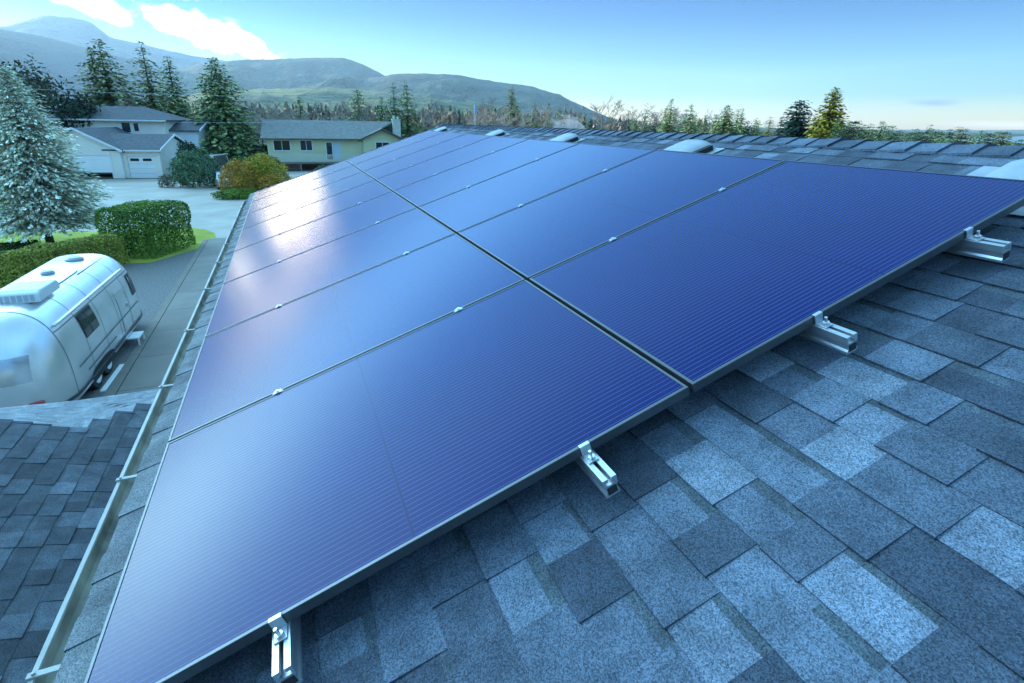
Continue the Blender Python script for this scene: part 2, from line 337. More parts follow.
# haze: one closed box of even thin air
mb = MB(); mb.box((-7400, -7400, -4), (7400, 7400, 800)); hz = mb.build('haze', None or mat('haze_air', (1, 1, 1)))
hm = hz.data.materials[0]; ht = hm.node_tree; ht.nodes.clear()
pv = ht.nodes.new('ShaderNodeVolumePrincipled'); pv.inputs['Color'].default_value = (.55, .82, 1.0, 1); pv.inputs['Density'].default_value = 9e-5; pv.inputs['Anisotropy'].default_value = .2
ho = ht.nodes.new('ShaderNodeOutputMaterial'); ht.links.new(pv.outputs[0], ho.inputs['Volume'])
tag(hz, kind='stuff')

# ------------------------------------------------------------------ the house under the panels
house = tag(empty('house', (0, 0, 0)), 'grey shingled roof with gutter and vents carrying the solar panels', 'house')
TONES = [(0.047, 0.058, 0.079)] * 3 + [(0.066, 0.082, 0.108)] * 4 + [(0.089, 0.110, 0.144)] * 4 + [(0.117, 0.145, 0.186)] * 2 + [(0.146, 0.175, 0.219)] * 1 + [(0.171, 0.204, 0.249)] * 1
def shingles(mb, F, v0, v1, u0, u1, seed, exp=.1285, flip=1, lim=None, wmin=.09, wmax=.185, tones=TONES):
    rnd = random.Random(seed); k = 0; v = v0
    while v < v1 - .01:
        ve = min(v + exp, v1); a, b = u0, u1
        if lim: a, b = lim(v, ve, u0, u1)
        u = a - rnd.uniform(0, .1); hi = rnd.random() < .5
        while u < b:
            wd = rnd.uniform(wmin, wmax) * (1.0 if hi else 1.0); ua, ub = max(u, a), min(u + wd, b); u += wd
            if ub - ua < .004: hi = not hi; continue
            c = rnd.choice(tones) if not (tones is TONES and k < 2) else rnd.choice(((.15, .158, .165), (.17, .18, .185), (.135, .142, .15))); j = rnd.uniform(.9, 1.1); c = tuple(x * j for x in c)
            nb = .0085 if hi else .0042; ntop = .0008 + (.0015 if hi else 0)
            nj = rnd.uniform(-.0006, .0010)
            A, B, Cc, D = F(v - (.004 if hi else .0), ua, nb + nj), F(v - (.004 if hi else .0), ub, nb), F(ve + .012, ub, ntop), F(ve + .012, ua, ntop)
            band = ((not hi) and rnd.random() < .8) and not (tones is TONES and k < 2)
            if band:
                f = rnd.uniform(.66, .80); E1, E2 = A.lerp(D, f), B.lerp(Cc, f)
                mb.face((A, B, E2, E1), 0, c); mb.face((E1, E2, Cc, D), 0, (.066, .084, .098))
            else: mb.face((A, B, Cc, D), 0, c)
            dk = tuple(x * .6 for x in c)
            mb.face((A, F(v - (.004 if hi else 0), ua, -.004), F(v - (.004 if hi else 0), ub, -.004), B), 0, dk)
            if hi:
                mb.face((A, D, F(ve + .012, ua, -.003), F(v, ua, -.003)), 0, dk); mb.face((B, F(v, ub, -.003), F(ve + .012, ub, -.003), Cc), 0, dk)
            hi = not hi if rnd.random() < .92 else hi
        v = ve; k += 1
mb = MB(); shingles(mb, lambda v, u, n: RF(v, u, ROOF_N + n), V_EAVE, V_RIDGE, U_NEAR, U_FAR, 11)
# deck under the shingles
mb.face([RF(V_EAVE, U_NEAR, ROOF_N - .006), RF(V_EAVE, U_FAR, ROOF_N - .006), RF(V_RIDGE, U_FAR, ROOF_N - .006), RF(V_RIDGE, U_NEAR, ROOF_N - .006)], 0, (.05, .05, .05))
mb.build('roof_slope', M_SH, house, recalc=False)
RID = RF(V_RIDGE, 0, ROOF_N); RX, RZ = RID.x, RID.z
def BK(v, u, n):      # the far slope, mirrored about the ridge
    p = RF(v, u, ROOF_N + n); return Vector((2 * RX - p.x, p.y, p.z))
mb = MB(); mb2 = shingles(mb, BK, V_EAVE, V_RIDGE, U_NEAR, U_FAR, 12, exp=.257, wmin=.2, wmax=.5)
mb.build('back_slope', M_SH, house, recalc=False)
# ridge caps
mb = MB(); rnd = random.Random(5); y = U_NEAR + O.y; tp = math.tan(PITCH)
while y < U_FAR + O.y:
    c = rnd.choice(TONES[3:13]); L_ = .17; z0, z1 = RZ + .021 + rnd.uniform(0, .006), RZ + .010; hw = .135 + rnd.uniform(-.006, .006)
    def cap(yy, zz): return [(RX - hw, yy, zz - hw * tp), (RX - .03, yy, zz - .018 * tp * 1.2), (RX + .03, yy, zz - .018 * tp * 1.2), (RX + hw, yy, zz - hw * tp)]
    a, b = cap(y, z0), cap(y + L_, z1)
    for i in range(3): mb.face((a[i], a[i + 1], b[i + 1], b[i]), 0, c)
    lo = [(p[0], p[1], p[2] - .012) for p in a]
    for i in range(3): mb.face((a[i], lo[i], lo[i + 1], a[i + 1]), 0, tuple(x * .6 for x in c))
    lb = [(p[0], p[1], p[2] - .012) for p in b]
    mb.face((a[0], b[0], lb[0], lo[0]), 0, c); mb.face((a[3], lo[3], lb[3], b[3]), 0, c)
    y += .143
mb.build('ridge_cap', M_SH, house, recalc=False)
# walls, fascia, rake boards
ex, ez = RF(V_EAVE, 0, ROOF_N).x, RF(V_EAVE, 0, ROOF_N).z
mb = MB(); yn, yf = U_NEAR + O.y + .35, U_FAR + O.y - .35; wl, wr = ex + .42, 2 * RX - ex - .42; wz = ez + .42 * tp - .05
mb.prism([(wl, 0), (wr, 0), (wr, wz), (RX, RZ - .06), (wl, wz)], yn, yf, lambda p, t: (p[0], t, p[1])); mb.build('wall', M_WALL, house)
mb = MB(); mb.box((ex + .035, U_NEAR + O.y, ez - .19), (ex + .06, U_FAR + O.y, ez - .012)); mb.build('fascia', M_WHITE, house)
for yy in (U_FAR + O.y - .03, U_NEAR + O.y):
    mb = MB()
    for s in (-1, 1):
        mb.prism([(RX + s * .0, RZ - .012), (RX + s * (RX - ex), ez - .012), (RX + s * (RX - ex), ez - .17), (RX, RZ - .17)], yy, yy + .03, lambda p, t: (p[0], t, p[1]))
    mb.build('rake_board', M_WHITE, house)
# gutter
GY0, GY1 = U_NEAR + O.y, U_FAR + O.y + .05; lipx, lipz = -.793, 5.043
gp_out = [(ex + .033, 5.115), (ex + .033, 4.94), (-.742, 4.94), (-.765, 4.985), (lipx, 5.02), (lipx, 5.047)]
th = .004; gut = MB()
def strip(mb, P, m, cc=None):
    for (a, b) in zip(P, P[1:]): mb.face(((a[0], GY0, a[1]), (b[0], GY0, b[1]), (b[0], GY1, b[1]), (a[0], GY1, a[1])), m, cc)
strip(gut, gp_out, 0)
strip(gut, [(lipx, 5.047), (lipx + .004, 5.053), (lipx + .017, 5.053), (lipx + .02, 5.046), (lipx + .016, 5.040)], 0)
strip(gut, [(lipx + .012, 5.044), (lipx + .02, 5.0), (-.745, 4.986), (ex + .029, 4.986), (ex + .029, 5.115), (ex + .033, 5.115)], 1)
for yy in (GY0, GY1): gut.face([(x, yy, z) for x, z in gp_out], 0)
go = gut.build('gutter', [M_GUT, M_GUTIN], house, recalc=False)
for yy in (1.44, 2.33, 3.2, 4.1, 5.14, 6.13, 7.05, 8.0, 8.95, 9.9, .5, -.45):
    mb = MB(); mb.box((lipx - .001, yy - .009, 5.054), (ex + .034, yy + .009, 5.060))
    mb.tube([(lipx + .014, yy, 5.0605), (lipx + .014, yy, 5.066)], .005, 6); mb.build('gutter_strap', M_GUT, go)
rnd = random.Random(8); mb = MB()
for k in range(700):
    yy = GY0 + (GY1 - GY0) * rnd.random(); 
    if noise.noise(Vector((yy * 1.3, 2, 0))) < -.15 and rnd.random() < .8: continue
    xx = rnd.triangular(-.735, ex + .02, -.71); a = rnd.uniform(0, 6.28); r = rnd.uniform(.006, .02); zz = 4.989 + rnd.uniform(0, .012)
    t = rnd.uniform(.5, 1.3); c = (.10 * t, .075 * t, .045 * t)
    mb.face([(xx + r * math.cos(a + q) * k2, yy + r * math.sin(a + q) * k2, zz + rnd.uniform(0, .006)) for q, k2 in ((0, 1.5), (1.6, .6), (3.14, 1.5), (4.7, .6))], 0, c)
tag(mb.build('leaf_litter', mat('wet_leaves', (1, 1, 1), .8, attr=True), go, recalc=False), kind='stuff')
# drip edge
mb = MB(); mb.box((ex + .004, GY0, ez - .05), (ex + .034, GY1 - .05, ez - .008)); mb.build('drip_edge', M_WHITE, house)
# roof vents: low arched hoods with a dark box as the shade of an open near side
def vent(u):
    mb = MB(); v0, v1, hw = 1.54, 1.86, .185
    for (v, nn) in ((v0, 0), (v1, 0)): pass
    rows = []
    for i in range(9):
        t = i / 8; v = v0 + (v1 - v0) * t
        hgt = .045 * (1 - max(0, 1 - t * 1.6) ** 2.0) + .012
        row = []
        for j in range(11):
            s = -1 + 2 * j / 10
            row.append(RF(v, u + s * hw * (1 if abs(s) < 1 else 1), ROOF_N + .012 + hgt * (1 - abs(s) ** 3.2) ** .7))
        rows.append(row)
    mb.grid(rows); vo = mb.build('roof_vent', M_VENT, house, smooth=True, recalc=True)
    sm = vo.modifiers.new('thick', 'SOLIDIFY'); sm.thickness = .004
    mb = MB(); a = [RF(v0 - .08, u - hw - .07, ROOF_N + .012), RF(v0 - .08, u + hw + .07, ROOF_N + .012), RF(v1 + .02, u + hw + .07, ROOF_N + .012), RF(v1 + .02, u - hw - .07, ROOF_N + .012)]
    mb.face(a); mb.build('flashing', M_VENT, vo)
    mb = MB(); M4 = RM @ Matrix.Translation((1.72, u - hw - .004, ROOF_N + .030)); mb.box((-.11, -.010, -.016), (.11, .03, .016), M=M4); mb.build('opening_shade', M_DARK, vo)
for u in (.15, 2.15, 4.0, 5.95, 8.7): vent(u)
# lower roof over the side wing: it rises away from the gutter and turns down at its far end
S3 = .333; C3, N3 = 1 / math.sqrt(1 + S3 * S3), S3 / math.sqrt(1 + S3 * S3)
def LF(v, u, n): return Vector((-.35 - v * C3 + n * N3, u, 3.45 + v * N3 + n * C3))
HIPB = [(-4.6, 5.25), (-2.62, 5.11), (-2.38, 5.065), (-1.84, 4.99), (-1.47, 5.50), (-1.31, 5.80), (-.35, 6.6)]
HIPT = [(-4.9, 6.2, 3.80), (-3.18, 6.2, 3.73), (-2.88, 6.2, 3.712), (-2.24, 6.2, 3.674), (-1.70, 6.5, 3.536), (-1.447, 6.7, 3.453), (-.35, 7.3, 3.05)]
def hipy(x):
    return lerp_prof(HIPB, x)
def lowlim(v, ve, u0, u1): return u0, max(hipy(LF(v, 0, 0).x), hipy(LF(ve, 0, 0).x)) + .01
LT = [(0.048, 0.060, 0.076)] * 3 + [(0.063, 0.081, 0.100)] * 4 + [(0.080, 0.101, 0.124)] * 3 + [(0.115, 0.140, 0.171)] + [(0.035, 0.045, 0.056)]
mb = MB(); shingles(mb, LF, 0, 4.1, -2, 9, 21, exp=.1285, lim=lowlim, tones=LT, wmin=.10, wmax=.24)
B3 = [Vector((x, y, 3.45 + (-.35 - x) * S3)) for x, y in HIPB]
mb.face([LF(0, -2, -.008), LF(4.4, -2, -.008)] + [p - Vector((0, 0, .008)) for p in B3], 0, (.05, .05, .05))
lr = mb.build('lower_roof', M_SH, house, recalc=False)
T3 = [Vector(p) for p in HIPT]
def HF(v, u, n):      # u runs 0..6 along the two edges, v from the eave (0) up to the fold (1.2)
    k = min(int(max(u, 0)), 5); f = min(max(u - k, 0), 1); t = T3[k].lerp(T3[k + 1], f); b = B3[k].lerp(B3[k + 1], f); return t.lerp(b, min(v / 1.2, 1.0)) + Vector((0, 0, n))
HT_LIT = [(.17, .20, .225), (.20, .235, .26), (.22, .255, .28), (.18, .21, .235)]  # paler than the lower roof: sky light painted into the shingle tones
mb = MB()
for r_ in range(9):
    rnd = random.Random(r_ + 40); u = 0
    while u < 6:
        w_ = rnd.uniform(.12, .3) * (1 if 1 < u < 5 else .5); c = rnd.choice(HT_LIT); a, b = r_ * 1.2 / 9, (r_ + 1) * 1.2 / 9 + .012; ub = min(u + w_, 6)
        mb.face((HF(a, u, .012), HF(a, ub, .012), HF(b, ub, .002), HF(b, u, .002)), 0, c); mb.face((HF(a, u, .012), HF(a, u, -.004), HF(a, ub, -.004), HF(a, ub, .012)), 0, tuple(x * .6 for x in c)); u = ub
rows = [[p + Vector((0, 0, -.006)) for p in T3], [p - Vector((0, 0, .006)) for p in B3]]; mb.grid(rows, 0, (.05, .05, .05))
mb.build('hip_slope', M_SH, lr, recalc=False)
mb = MB(); mb.grid([[p + Vector((0, -.01, -.008)) for p in T3], [p + Vector((0, -.01, -.17)) for p in T3]]); mb.build('fascia', M_WHITE, lr, recalc=False)
mb = MB(); mb.box((-4.05, -1.8, 0), (-.28, 4.8, 3.30)); mb.build('side_wall', M_WALL, house)

# ------------------------------------------------------------------ solar panels
GAPU, GAPV, TH = .012, .014, .027
pl, pw = PH - GAPV / 2 + .012, PW - GAPU
def panel_meshes():
    fr = MB(); lip = .0085
    o = [(0, 0), (pl, 0), (pl, pw), (0, pw)]; i_ = [(lip, lip), (pl - lip, lip), (pl - lip, pw - lip), (lip, pw - lip)]
    for k in range(4):
        k2 = (k + 1) % 4; a, b, c, d = o[k], o[k2], i_[k2], i_[k]; bv = .0012
        def ins(p, q, t): return (p[0] + (q[0] - p[0]) * t, p[1] + (q[1] - p[1]) * t)
        a2, b2 = ins(a, d, .12), ins(b, c, .12)
        fr.face(((*a2, 0), (*b2, 0), (*c, 0), (*d, 0))); fr.face(((*a, -bv), (*b, -bv), (*b2, 0), (*a2, 0)))
        fr.face(((*a, -TH), (*b, -TH), (*b, -bv), (*a, -bv))); fr.face(((*d, 0), (*c, 0), (*c, -.0028), (*d, -.0028)))
        e, g = ins(a, d, 2.6), ins(b, c, 2.6); fr.face(((*a, -TH), (*e, -TH), (*g, -TH), (*b, -TH)))
        fr.face(((*d, -.008), (*c, -.008), (*c, -TH + .002), (*d, -TH + .002)))
    gl = MB(); z = -.0018; l2 = lip - .001; gl.face([(l2, l2, z), (pl - l2, l2, z), (pl - l2, pw - l2, z), (l2, pw - l2, z)])
    bs = MB(); z = -.0075; bs.face([(l2, l2, z), (l2, pw - l2, z), (pl - l2, pw - l2, z), (pl - l2, l2, z)])
    return fr, gl, bs
fr, gl, bs = panel_meshes()
proto = empty('solar_panel'); f_o = fr.build('frame', M_ALU, proto, recalc=False); g_o = gl.build('glass', M_CELL, proto, recalc=False); b_o = bs.build('backsheet', M_BACK, proto, recalc=False)
ORD = ['first', 'second', 'third', 'fourth', 'fifth', 'sixth', 'seventh', 'eighth']
first = True
for row in (0, 1):
    for k in range(8):
        p = proto if first else copy_tree(proto); first = False
        v0 = -PH - .012 if row == 0 else GAPV / 2
        p.matrix_world = RM @ Matrix.Translation((v0, k * PW + GAPU / 2, 0))
        side = 'lower row, beside the gutter' if row == 0 else 'upper row, nearer the ridge'
        lab = f'{ORD[k]} blue solar panel from the near end of the {side}'
        if k == 0: lab = ('nearest blue solar panel of the lower row, with fine stripes, beside the gutter' if row == 0 else 'nearest dark blue solar panel of the upper row, below the ridge at right')
        if k == 7: lab = ('farthest pale solar panel of the lower row, by the far end of the gutter' if row == 0 else 'farthest pale solar panel of the upper row, by the far ridge end')
        tag(p, lab, 'solar panel', 'solar panels on the roof')
# rails with clamps
def hexbolt(mb, M4, r, h):
    mb.prism([(r * math.cos(k * math.pi / 3), r * math.sin(k * math.pi / 3)) for k in range(6)], 0, h, lambda p, t: M4 @ Vector((p[0], p[1], t)))
RAILS = [(-1.10, 'lowest aluminium mounting rail, its end at the bottom edge of the photo near the gutter'), (-.33, 'second aluminium mounting rail from the gutter, its end below the lower panel row'),
         (.45, 'third aluminium mounting rail from the gutter, its end under the upper panel row'), (1.09, 'uppermost aluminium mounting rail, its end at the right edge near the ridge')]
for v, lab in RAILS:
    root = empty('mounting_rail'); root.matrix_world = RM @ Matrix.Translation((v, 0, -TH)); tag(root, lab, 'mounting rail', 'mounting rails under the panels')
    w2, hgt = .019, .054
    prof = [(-w2, 0), (-.005, 0), (-.005, -.010), (-.013, -.010), (-.013, -.020), (.013, -.020), (.013, -.010), (.005, -.010), (.005, 0), (w2, 0), (w2, -.022), (w2 - .004, -.028), (w2 - .004, -.040), (w2, -.046), (w2, -hgt), (-w2, -hgt), (-w2, -.046), (-w2 + .004, -.040), (-w2 + .004, -.028), (-w2, -.022)]
    mb = MB(); mb.prism(prof, -.098, 8 * PW + .05, lambda p, t: (p[0], t, p[1])); mb.build('rail', M_RAIL, root)
    mb = MB(); mb.box((-.013, -.0995, -.047), (.013, -.0982, -.026)); mb.build('hollow_end_shade', M_DARK, root)  # dark plate on the solid end, painting the shade of a hollow
    # end clamp: an angle bracket that grips the frame of the nearest panel
    mb = MB(); mb.box((-.019, -.0035, .0012), (.019, .010, TH + .0035)); mb = MB()
    mb.box((-.014, .0005, 0), (.014, .0045, TH + .0006)); mb.box((-.014, .0005, TH + .0006), (.014, GAPU / 2 + .006, TH + .0036)); mb.box((-.014, -.032, .0004), (.014, .0005, .0042))
    ec = mb.build('end_clamp', M_RAIL, root, bevel=.0008)
    mb = MB(); hexbolt(mb, Matrix.Translation((0, -.021, .0045)), .0095, .008); mb.tube([(0, -.021, .012), (0, -.021, .028)], .0042, 8); mb.build('bolt', M_STEEL, ec)
    for k in range(1, 8):
        mb = MB(); yy = k * PW; mb.box((-.013, yy - .011, TH + .0006), (.013, yy + .011, TH + .0034)); mb.box((-.019, yy - .0045, 0), (.019, yy + .0045, TH + .0006))
        mc = mb.build('mid_clamp', M_RAIL, root); mb = MB(); hexbolt(mb, Matrix.Translation((0, yy, TH + .0034)), .006, .005); mb.build('bolt', M_STEEL, mc)
    for k in range(6):
        mb = MB(); yy = .45 + k * 1.5; mb.box((.0195, yy - .02, -hgt - .025), (.025, yy + .02, -.012)); mb.box((-.03, yy - .02, -.091), (.06, yy + .02, -hgt - .025)); mb.build('roof_foot', M_RAIL, root)

# ------------------------------------------------------------------ travel trailer on the gravel
M_TR = mat('polished_trailer_skin', (.80, .81, .81), .30, .72, noise_scale=1.5, noise_amt=.10, bump=.04, bump_scale=3)
M_SEAM = mat('trailer_seam', (.25, .26, .27), .5, .6)
M_ACW = mat('air_conditioner_shell', (.70, .72, .72), .5)
M_TAIL = mat('red_lens', (.45, .03, .03), .3)
TX, TY, THW, TL, TB, TH_ = -6.02, 16.4, 1.2, 7.2, .46, 2.13
trailer = tag(empty('travel_trailer', (TX, TY, 0), (0, 0, R_(-1.5))), 'rounded silver aluminium travel trailer parked on the gravel below the roof', 'trailer')
def tsec(y):
    cl = 1.25; q = max(0, (abs(y) - (TL / 2 - cl)) / cl); q = min(q, .9999)
    return (1 - q ** 2.7) ** (1 / 2.7), (1 - q ** 2.6 * .93) ** (1 / 2.3)
NEX = 3.0
def tpt(y, a, off=0.0):
    sw, sh = tsec(y); c, s = math.cos(a), math.sin(a)
    x = math.copysign(abs(c) ** (2 / NEX), c); z = abs(s) ** (2 / NEX)
    return Vector((x * (THW * sw + off), y, TB + z * (TH_ * sh + off)))
def tside(y, z, off=.006, sgn=1):
    sw, sh = tsec(y); t = min(max((z - TB) / (TH_ * sh), 0), 1)
    return Vector((sgn * ((1 - t ** NEX) ** (1 / NEX) * THW * sw + off), y, z))
mb = MB(); ys = []
for i in range(61):
    t = -1 + 2 * i / 60; ys.append(math.copysign(1 - (1 - abs(t)) ** 1.5, t) * TL / 2)
A_ = [math.pi * (.5 - .5 * math.copysign(abs(1 - 2 * k / 40) ** .8, 1 - 2 * k / 40)) for k in range(41)]
rows = []
for y in ys:
    r = [tpt(y, a) for a in A_]; b0, b1 = r[0].copy(), r[-1].copy(); b0.z -= .14; b1.z -= .14; b0.x *= .97; b1.x *= .97
    rows.append([b0] + r + [b1])
mb.grid(rows); mb.build('body', M_TR, trailer, smooth=True)
mb = MB()
for y in (-2.72, -1.6, -.45, .7, 1.8, 2.75):
    P = [tpt(y - .012, a, .003) for a in A_], [tpt(y + .012, a, .003) for a in A_]; mb.grid(P)
for (z, ya, yb, h) in ((.98, -2.4, 2.6, .02), (.72, -2.0, .2, .02), (1.98, -2.7, 2.7, .012)):
    n = 30; P = [[tside(ya + (yb - ya) * k / n, z + dz, .01) for k in range(n + 1)] for dz in (-h, h)]; mb.grid(P)
mb.build('seam', M_SEAM, trailer, smooth=True, recalc=False)
mb = MB(); n = 40
P = [[tside(-3.5 + 7.0 * k / n, z, .02) for k in range(n + 1)] for z in (TB - .02, TB + .05)]; mb.grid(P)
P = [[tside(-3.5 + 7.0 * k / n, z, .02, -1) for k in range(n + 1)] for z in (TB - .02, TB + .05)]; mb.grid(P); mb.build('rub_rail', M_ALU, trailer, smooth=True, recalc=False)
def twin(name, y0, y1, z0, z1, sgn=1, m=None, fr=.045):
    mb = MB(); P = [[tside(y0 - fr + (y1 - y0 + 2 * fr) * i / 6, z, .012, sgn) for i in range(7)] for z in (z0 - fr, z0 + (z1 - z0) * .33, z0 + (z1 - z0) * .67, z1 + fr)]; mb.grid(P)
    f = mb.build(name, M_ALU, trailer, recalc=False)
    mb = MB(); P = [[tside(y0 + (y1 - y0) * i / 6, z, .020, sgn) for i in range(7)] for z in (z0, z0 + (z1 - z0) * .33, z0 + (z1 - z0) * .67, z1)]; mb.grid(P); mb.build('pane', m or M_GLASS, f, recalc=False)
    mb = MB(); ym = (y0 + y1) / 2; mb.grid([[tside(ym - .02, z, .026, sgn) for z in (z0, (z0 + z1) / 2, z1)], [tside(ym + .02, z, .026, sgn) for z in (z0, (z0 + z1) / 2, z1)]]); mb.build('divider', M_ALU, f, recalc=False)
    return f
twin('window', -1.55, -.70, 1.42, 1.92); twin('window', 2.32, 2.72, 1.30, 1.85); twin('window', -1.6, -.6, 1.4, 1.95, -1); twin('window', .6, 1.8, 1.4, 1.95, -1)
mb = MB(); n = 6   # entry door
P = [[tside(.95 + .75 * k / n, z, .008) for k in range(n + 1)] for z in (.56, .9, 1.3, 1.7, 2.1)]; mb.grid(P); dr = mb.build('door', M_TR, trailer, recalc=False)
mb = MB()
for ya in (.93, 1.70): mb.grid([[tside(ya, z, .010) for z in (.55, 1, 1.5, 2.1)], [tside(ya + .02, z, .010) for z in (.55, 1, 1.5, 2.1)]])
mb.build('door_gap', M_DARK, dr, recalc=False)
mb = MB(); q = tside(1.6, 1.2, .01); mb.box((q.x, 1.55, 1.14), (q.x + .03, 1.62, 1.26)); mb.build('handle', M_STEEL, dr, bevel=.005)
mb = MB(); P = [tside(-2.6 + 4.9 * k / 20, 2.10, .04) for k in range(21)]; mb.tube(P, .032, 10); mb.build('awning', M_TR, trailer, smooth=True)
# rooftop air conditioner
mb = MB(); bx = []
for (x, y, z) in ((-.36, -.62, 0), (.36, -.62, 0), (.36, .62, 0), (-.36, .62, 0)): bx.append((x, y, z))
mb.prism([(-.56, 0), (.56, 0), (.56, .14), (.45, .25), (-.40, .27), (-.56, .21)], -.37, .37, lambda p, t: (t + .38, p[0] - 1.65, p[1] + 2.545))
ac = mb.build('air_conditioner', M_ACW, trailer, bevel=.04)
mb = MB()
for k in range(6): mb.box((.03 + k * .11, -2.22, 2.59), (.105 + k * .11, -2.208, 2.73))
mb.build('grille', mat('grey_grille', (.42, .44, .46), .6), ac)
for (x, y, r) in ((.15, 1.75, .22), (.05, .25, .15)):
    mb = MB(); mb.tube([(x, y, 2.54), (x, y, 2.63), (x, y, 2.67)], [r, r, r * .7], 16); mb.build('roof_hatch', mat('smoked_hatch', (.28, .30, .33), .35), trailer, smooth=False)
mb = MB(); mb.tube([(.55, -2.2, 2.53), (.55, .6, 2.53)], .018, 6); mb.tube([(.62, .4, 2.50), (.62, 2.4, 2.47)], .018, 6); mb.build('roof_rail', M_SEAM, trailer)
# chassis, wheels, bumper, lamps, step, hitch
mb = MB(); mb.box((-1.0, -3.0, .24), (1.0, 3.0, .40)); mb.build('chassis', M_DARK, trailer)
for y in (-1.45, -.62):
    for sgn in (1, -1):
        mb = MB(); mb.prism([(.345 * math.cos(2 * math.pi * k / 24), .345 * math.sin(2 * math.pi * k / 24)) for k in range(24)], .95 * sgn, 1.16 * sgn, lambda p, t: (t, y + p[0], .345 + p[1])); wh = mb.build('wheel', M_RUB, trailer, bevel=.03)
        mb = MB(); mb.prism([(.215 * math.cos(2 * math.pi * k / 20), .215 * math.sin(2 * math.pi * k / 20)) for k in range(20)], 1.13 * sgn, 1.175 * sgn, lambda p, t: (t, y + p[0], .345 + p[1])); mb.build('rim', M_WHITE, wh, bevel=.012)
        mb = MB(); mb.prism([(.07 * math.cos(2 * math.pi * k / 12), .07 * math.sin(2 * math.pi * k / 12)) for k in range(12)], 1.17 * sgn, 1.20 * sgn, lambda p, t: (t, y + p[0], .345 + p[1])); mb.build('hub_cap', M_STEEL, wh)
mb = MB(); P = []
for k in range(17):
    a = math.pi * k / 16; P.append(Vector((0, -1.03 - .86 * math.cos(a), 0.42 + .20 * math.sin(a) ** .6)))
for k in range(16):
    a, b = P[k], P[k + 1]; a1, b1 = tside(a.y, max(a.z, TB), .009), tside(b.y, max(b.z, TB), .009); mb.face([a1, b1, Vector((b1.x, b.y, .30)), Vector((a1.x, a.y, .30))])
mb.build('wheel_well_shade', M_DARK, trailer, recalc=False)  # flat dark faces: shade of the wheel arch painted on, no recess
mb = MB(); mb.box((-1.0, -3.62, .40), (1.0, -3.46, .55)); mb.build('bumper', M_ALU, trailer, bevel=.03)
for x in (-.82, .40, .72):
    q = Vector((x, -3.2, .75)); yy = -TL / 2
    for t in range(200):
        yy = -TL / 2 + t * .006
        if tside(yy, .70, 0).x >= abs(x): break
    mb = MB(); mb.box((x - .13, yy - .06, .62), (x + .13, yy + .05, .74)); mb.build('tail_light', M_TAIL, trailer, bevel=.02)
# rear window
mb = MB(); R2 = []
for z in (1.2, 1.4, 1.6, 1.75):
    row = []
    for k in range(11):
        x = -.75 + 1.5 * k / 10; yy = -TL / 2
        for t in range(400):
            yy = -TL / 2 + t * .004
            if tside(yy, z, 0).x >= abs(x): break
        row.append(Vector((x, yy - .012, z)))
    R2.append(row)
mb.grid(R2); mb.build('rear_window', mat('tinted_window', (.55, .58, .60), .2, .6), trailer, smooth=True, recalc=False)
mb = MB(); mb.box((1.05, 1.10, .26), (1.45, 1.65, .30)); mb.box((1.1, 1.1, .30), (1.14, 1.14, .45)); mb.box((1.1, 1.61, .30), (1.14, 1.65, .45)); mb.box((1.40, 1.1, .0), (1.44, 1.14, .26)); mb.box((1.40, 1.61, .0), (1.44, 1.65, .26)); mb.build('entry_step', M_WHITE, trailer)
mb = MB(); mb.tube([(-.55, 3.1, .42), (0, 4.3, .42)], .05, 8); mb.tube([(.55, 3.1, .42), (0, 4.3, .42)], .05, 8); mb.tube([(0, 4.15, .0), (0, 4.15, .85)], .035, 8); mb.build('hitch', M_DARK, trailer)
mb = MB(); mb.box((-.06, -.80, 0), (.06, .80, .05)); pk = mb.build('plank', M_WHITE, bevel=.008); pk.location = (-4.74, 15.35, .008); pk.rotation_euler.z = R_(-2)
tag(pk, 'white plank lying on the gravel beside the trailer wheels', 'plank')

# ------------------------------------------------------------------ plants
def leaf(mb, p, size, rnd, col, nrm=None, asp=.6):
    d = Vector((rnd.gauss(0, 1), rnd.gauss(0, 1), rnd.gauss(0, .8))); d.normalize()
    if nrm is not None: d = (nrm * 1.0 + d * .8).normalized()
    a = d.orthogonal().normalized(); a.rotate(Matrix.Rotation(rnd.uniform(0, 6.28), 3, d)); b = d.cross(a)
    l, w_ = size, size * asp
    mb.face((p - a * l * .5, p + b * w_ * .5 - a * l * .05, p + a * l * .5, p - b * w_ * .5 + a * l * .05), 0, col)
def shade(c, rnd, amt=.35):
    k = 1 + rnd.uniform(-amt, amt); return (c[0] * k * rnd.uniform(.9, 1.1), c[1] * k, c[2] * k * rnd.uniform(.85, 1.15))
def pick(cols, rnd, p, s):
    i = noise.noise(Vector(p) * s) * .5 + .5; i = min(max(i + rnd.uniform(-.25, .25), 0), .999); return cols[int(i * len(cols))]
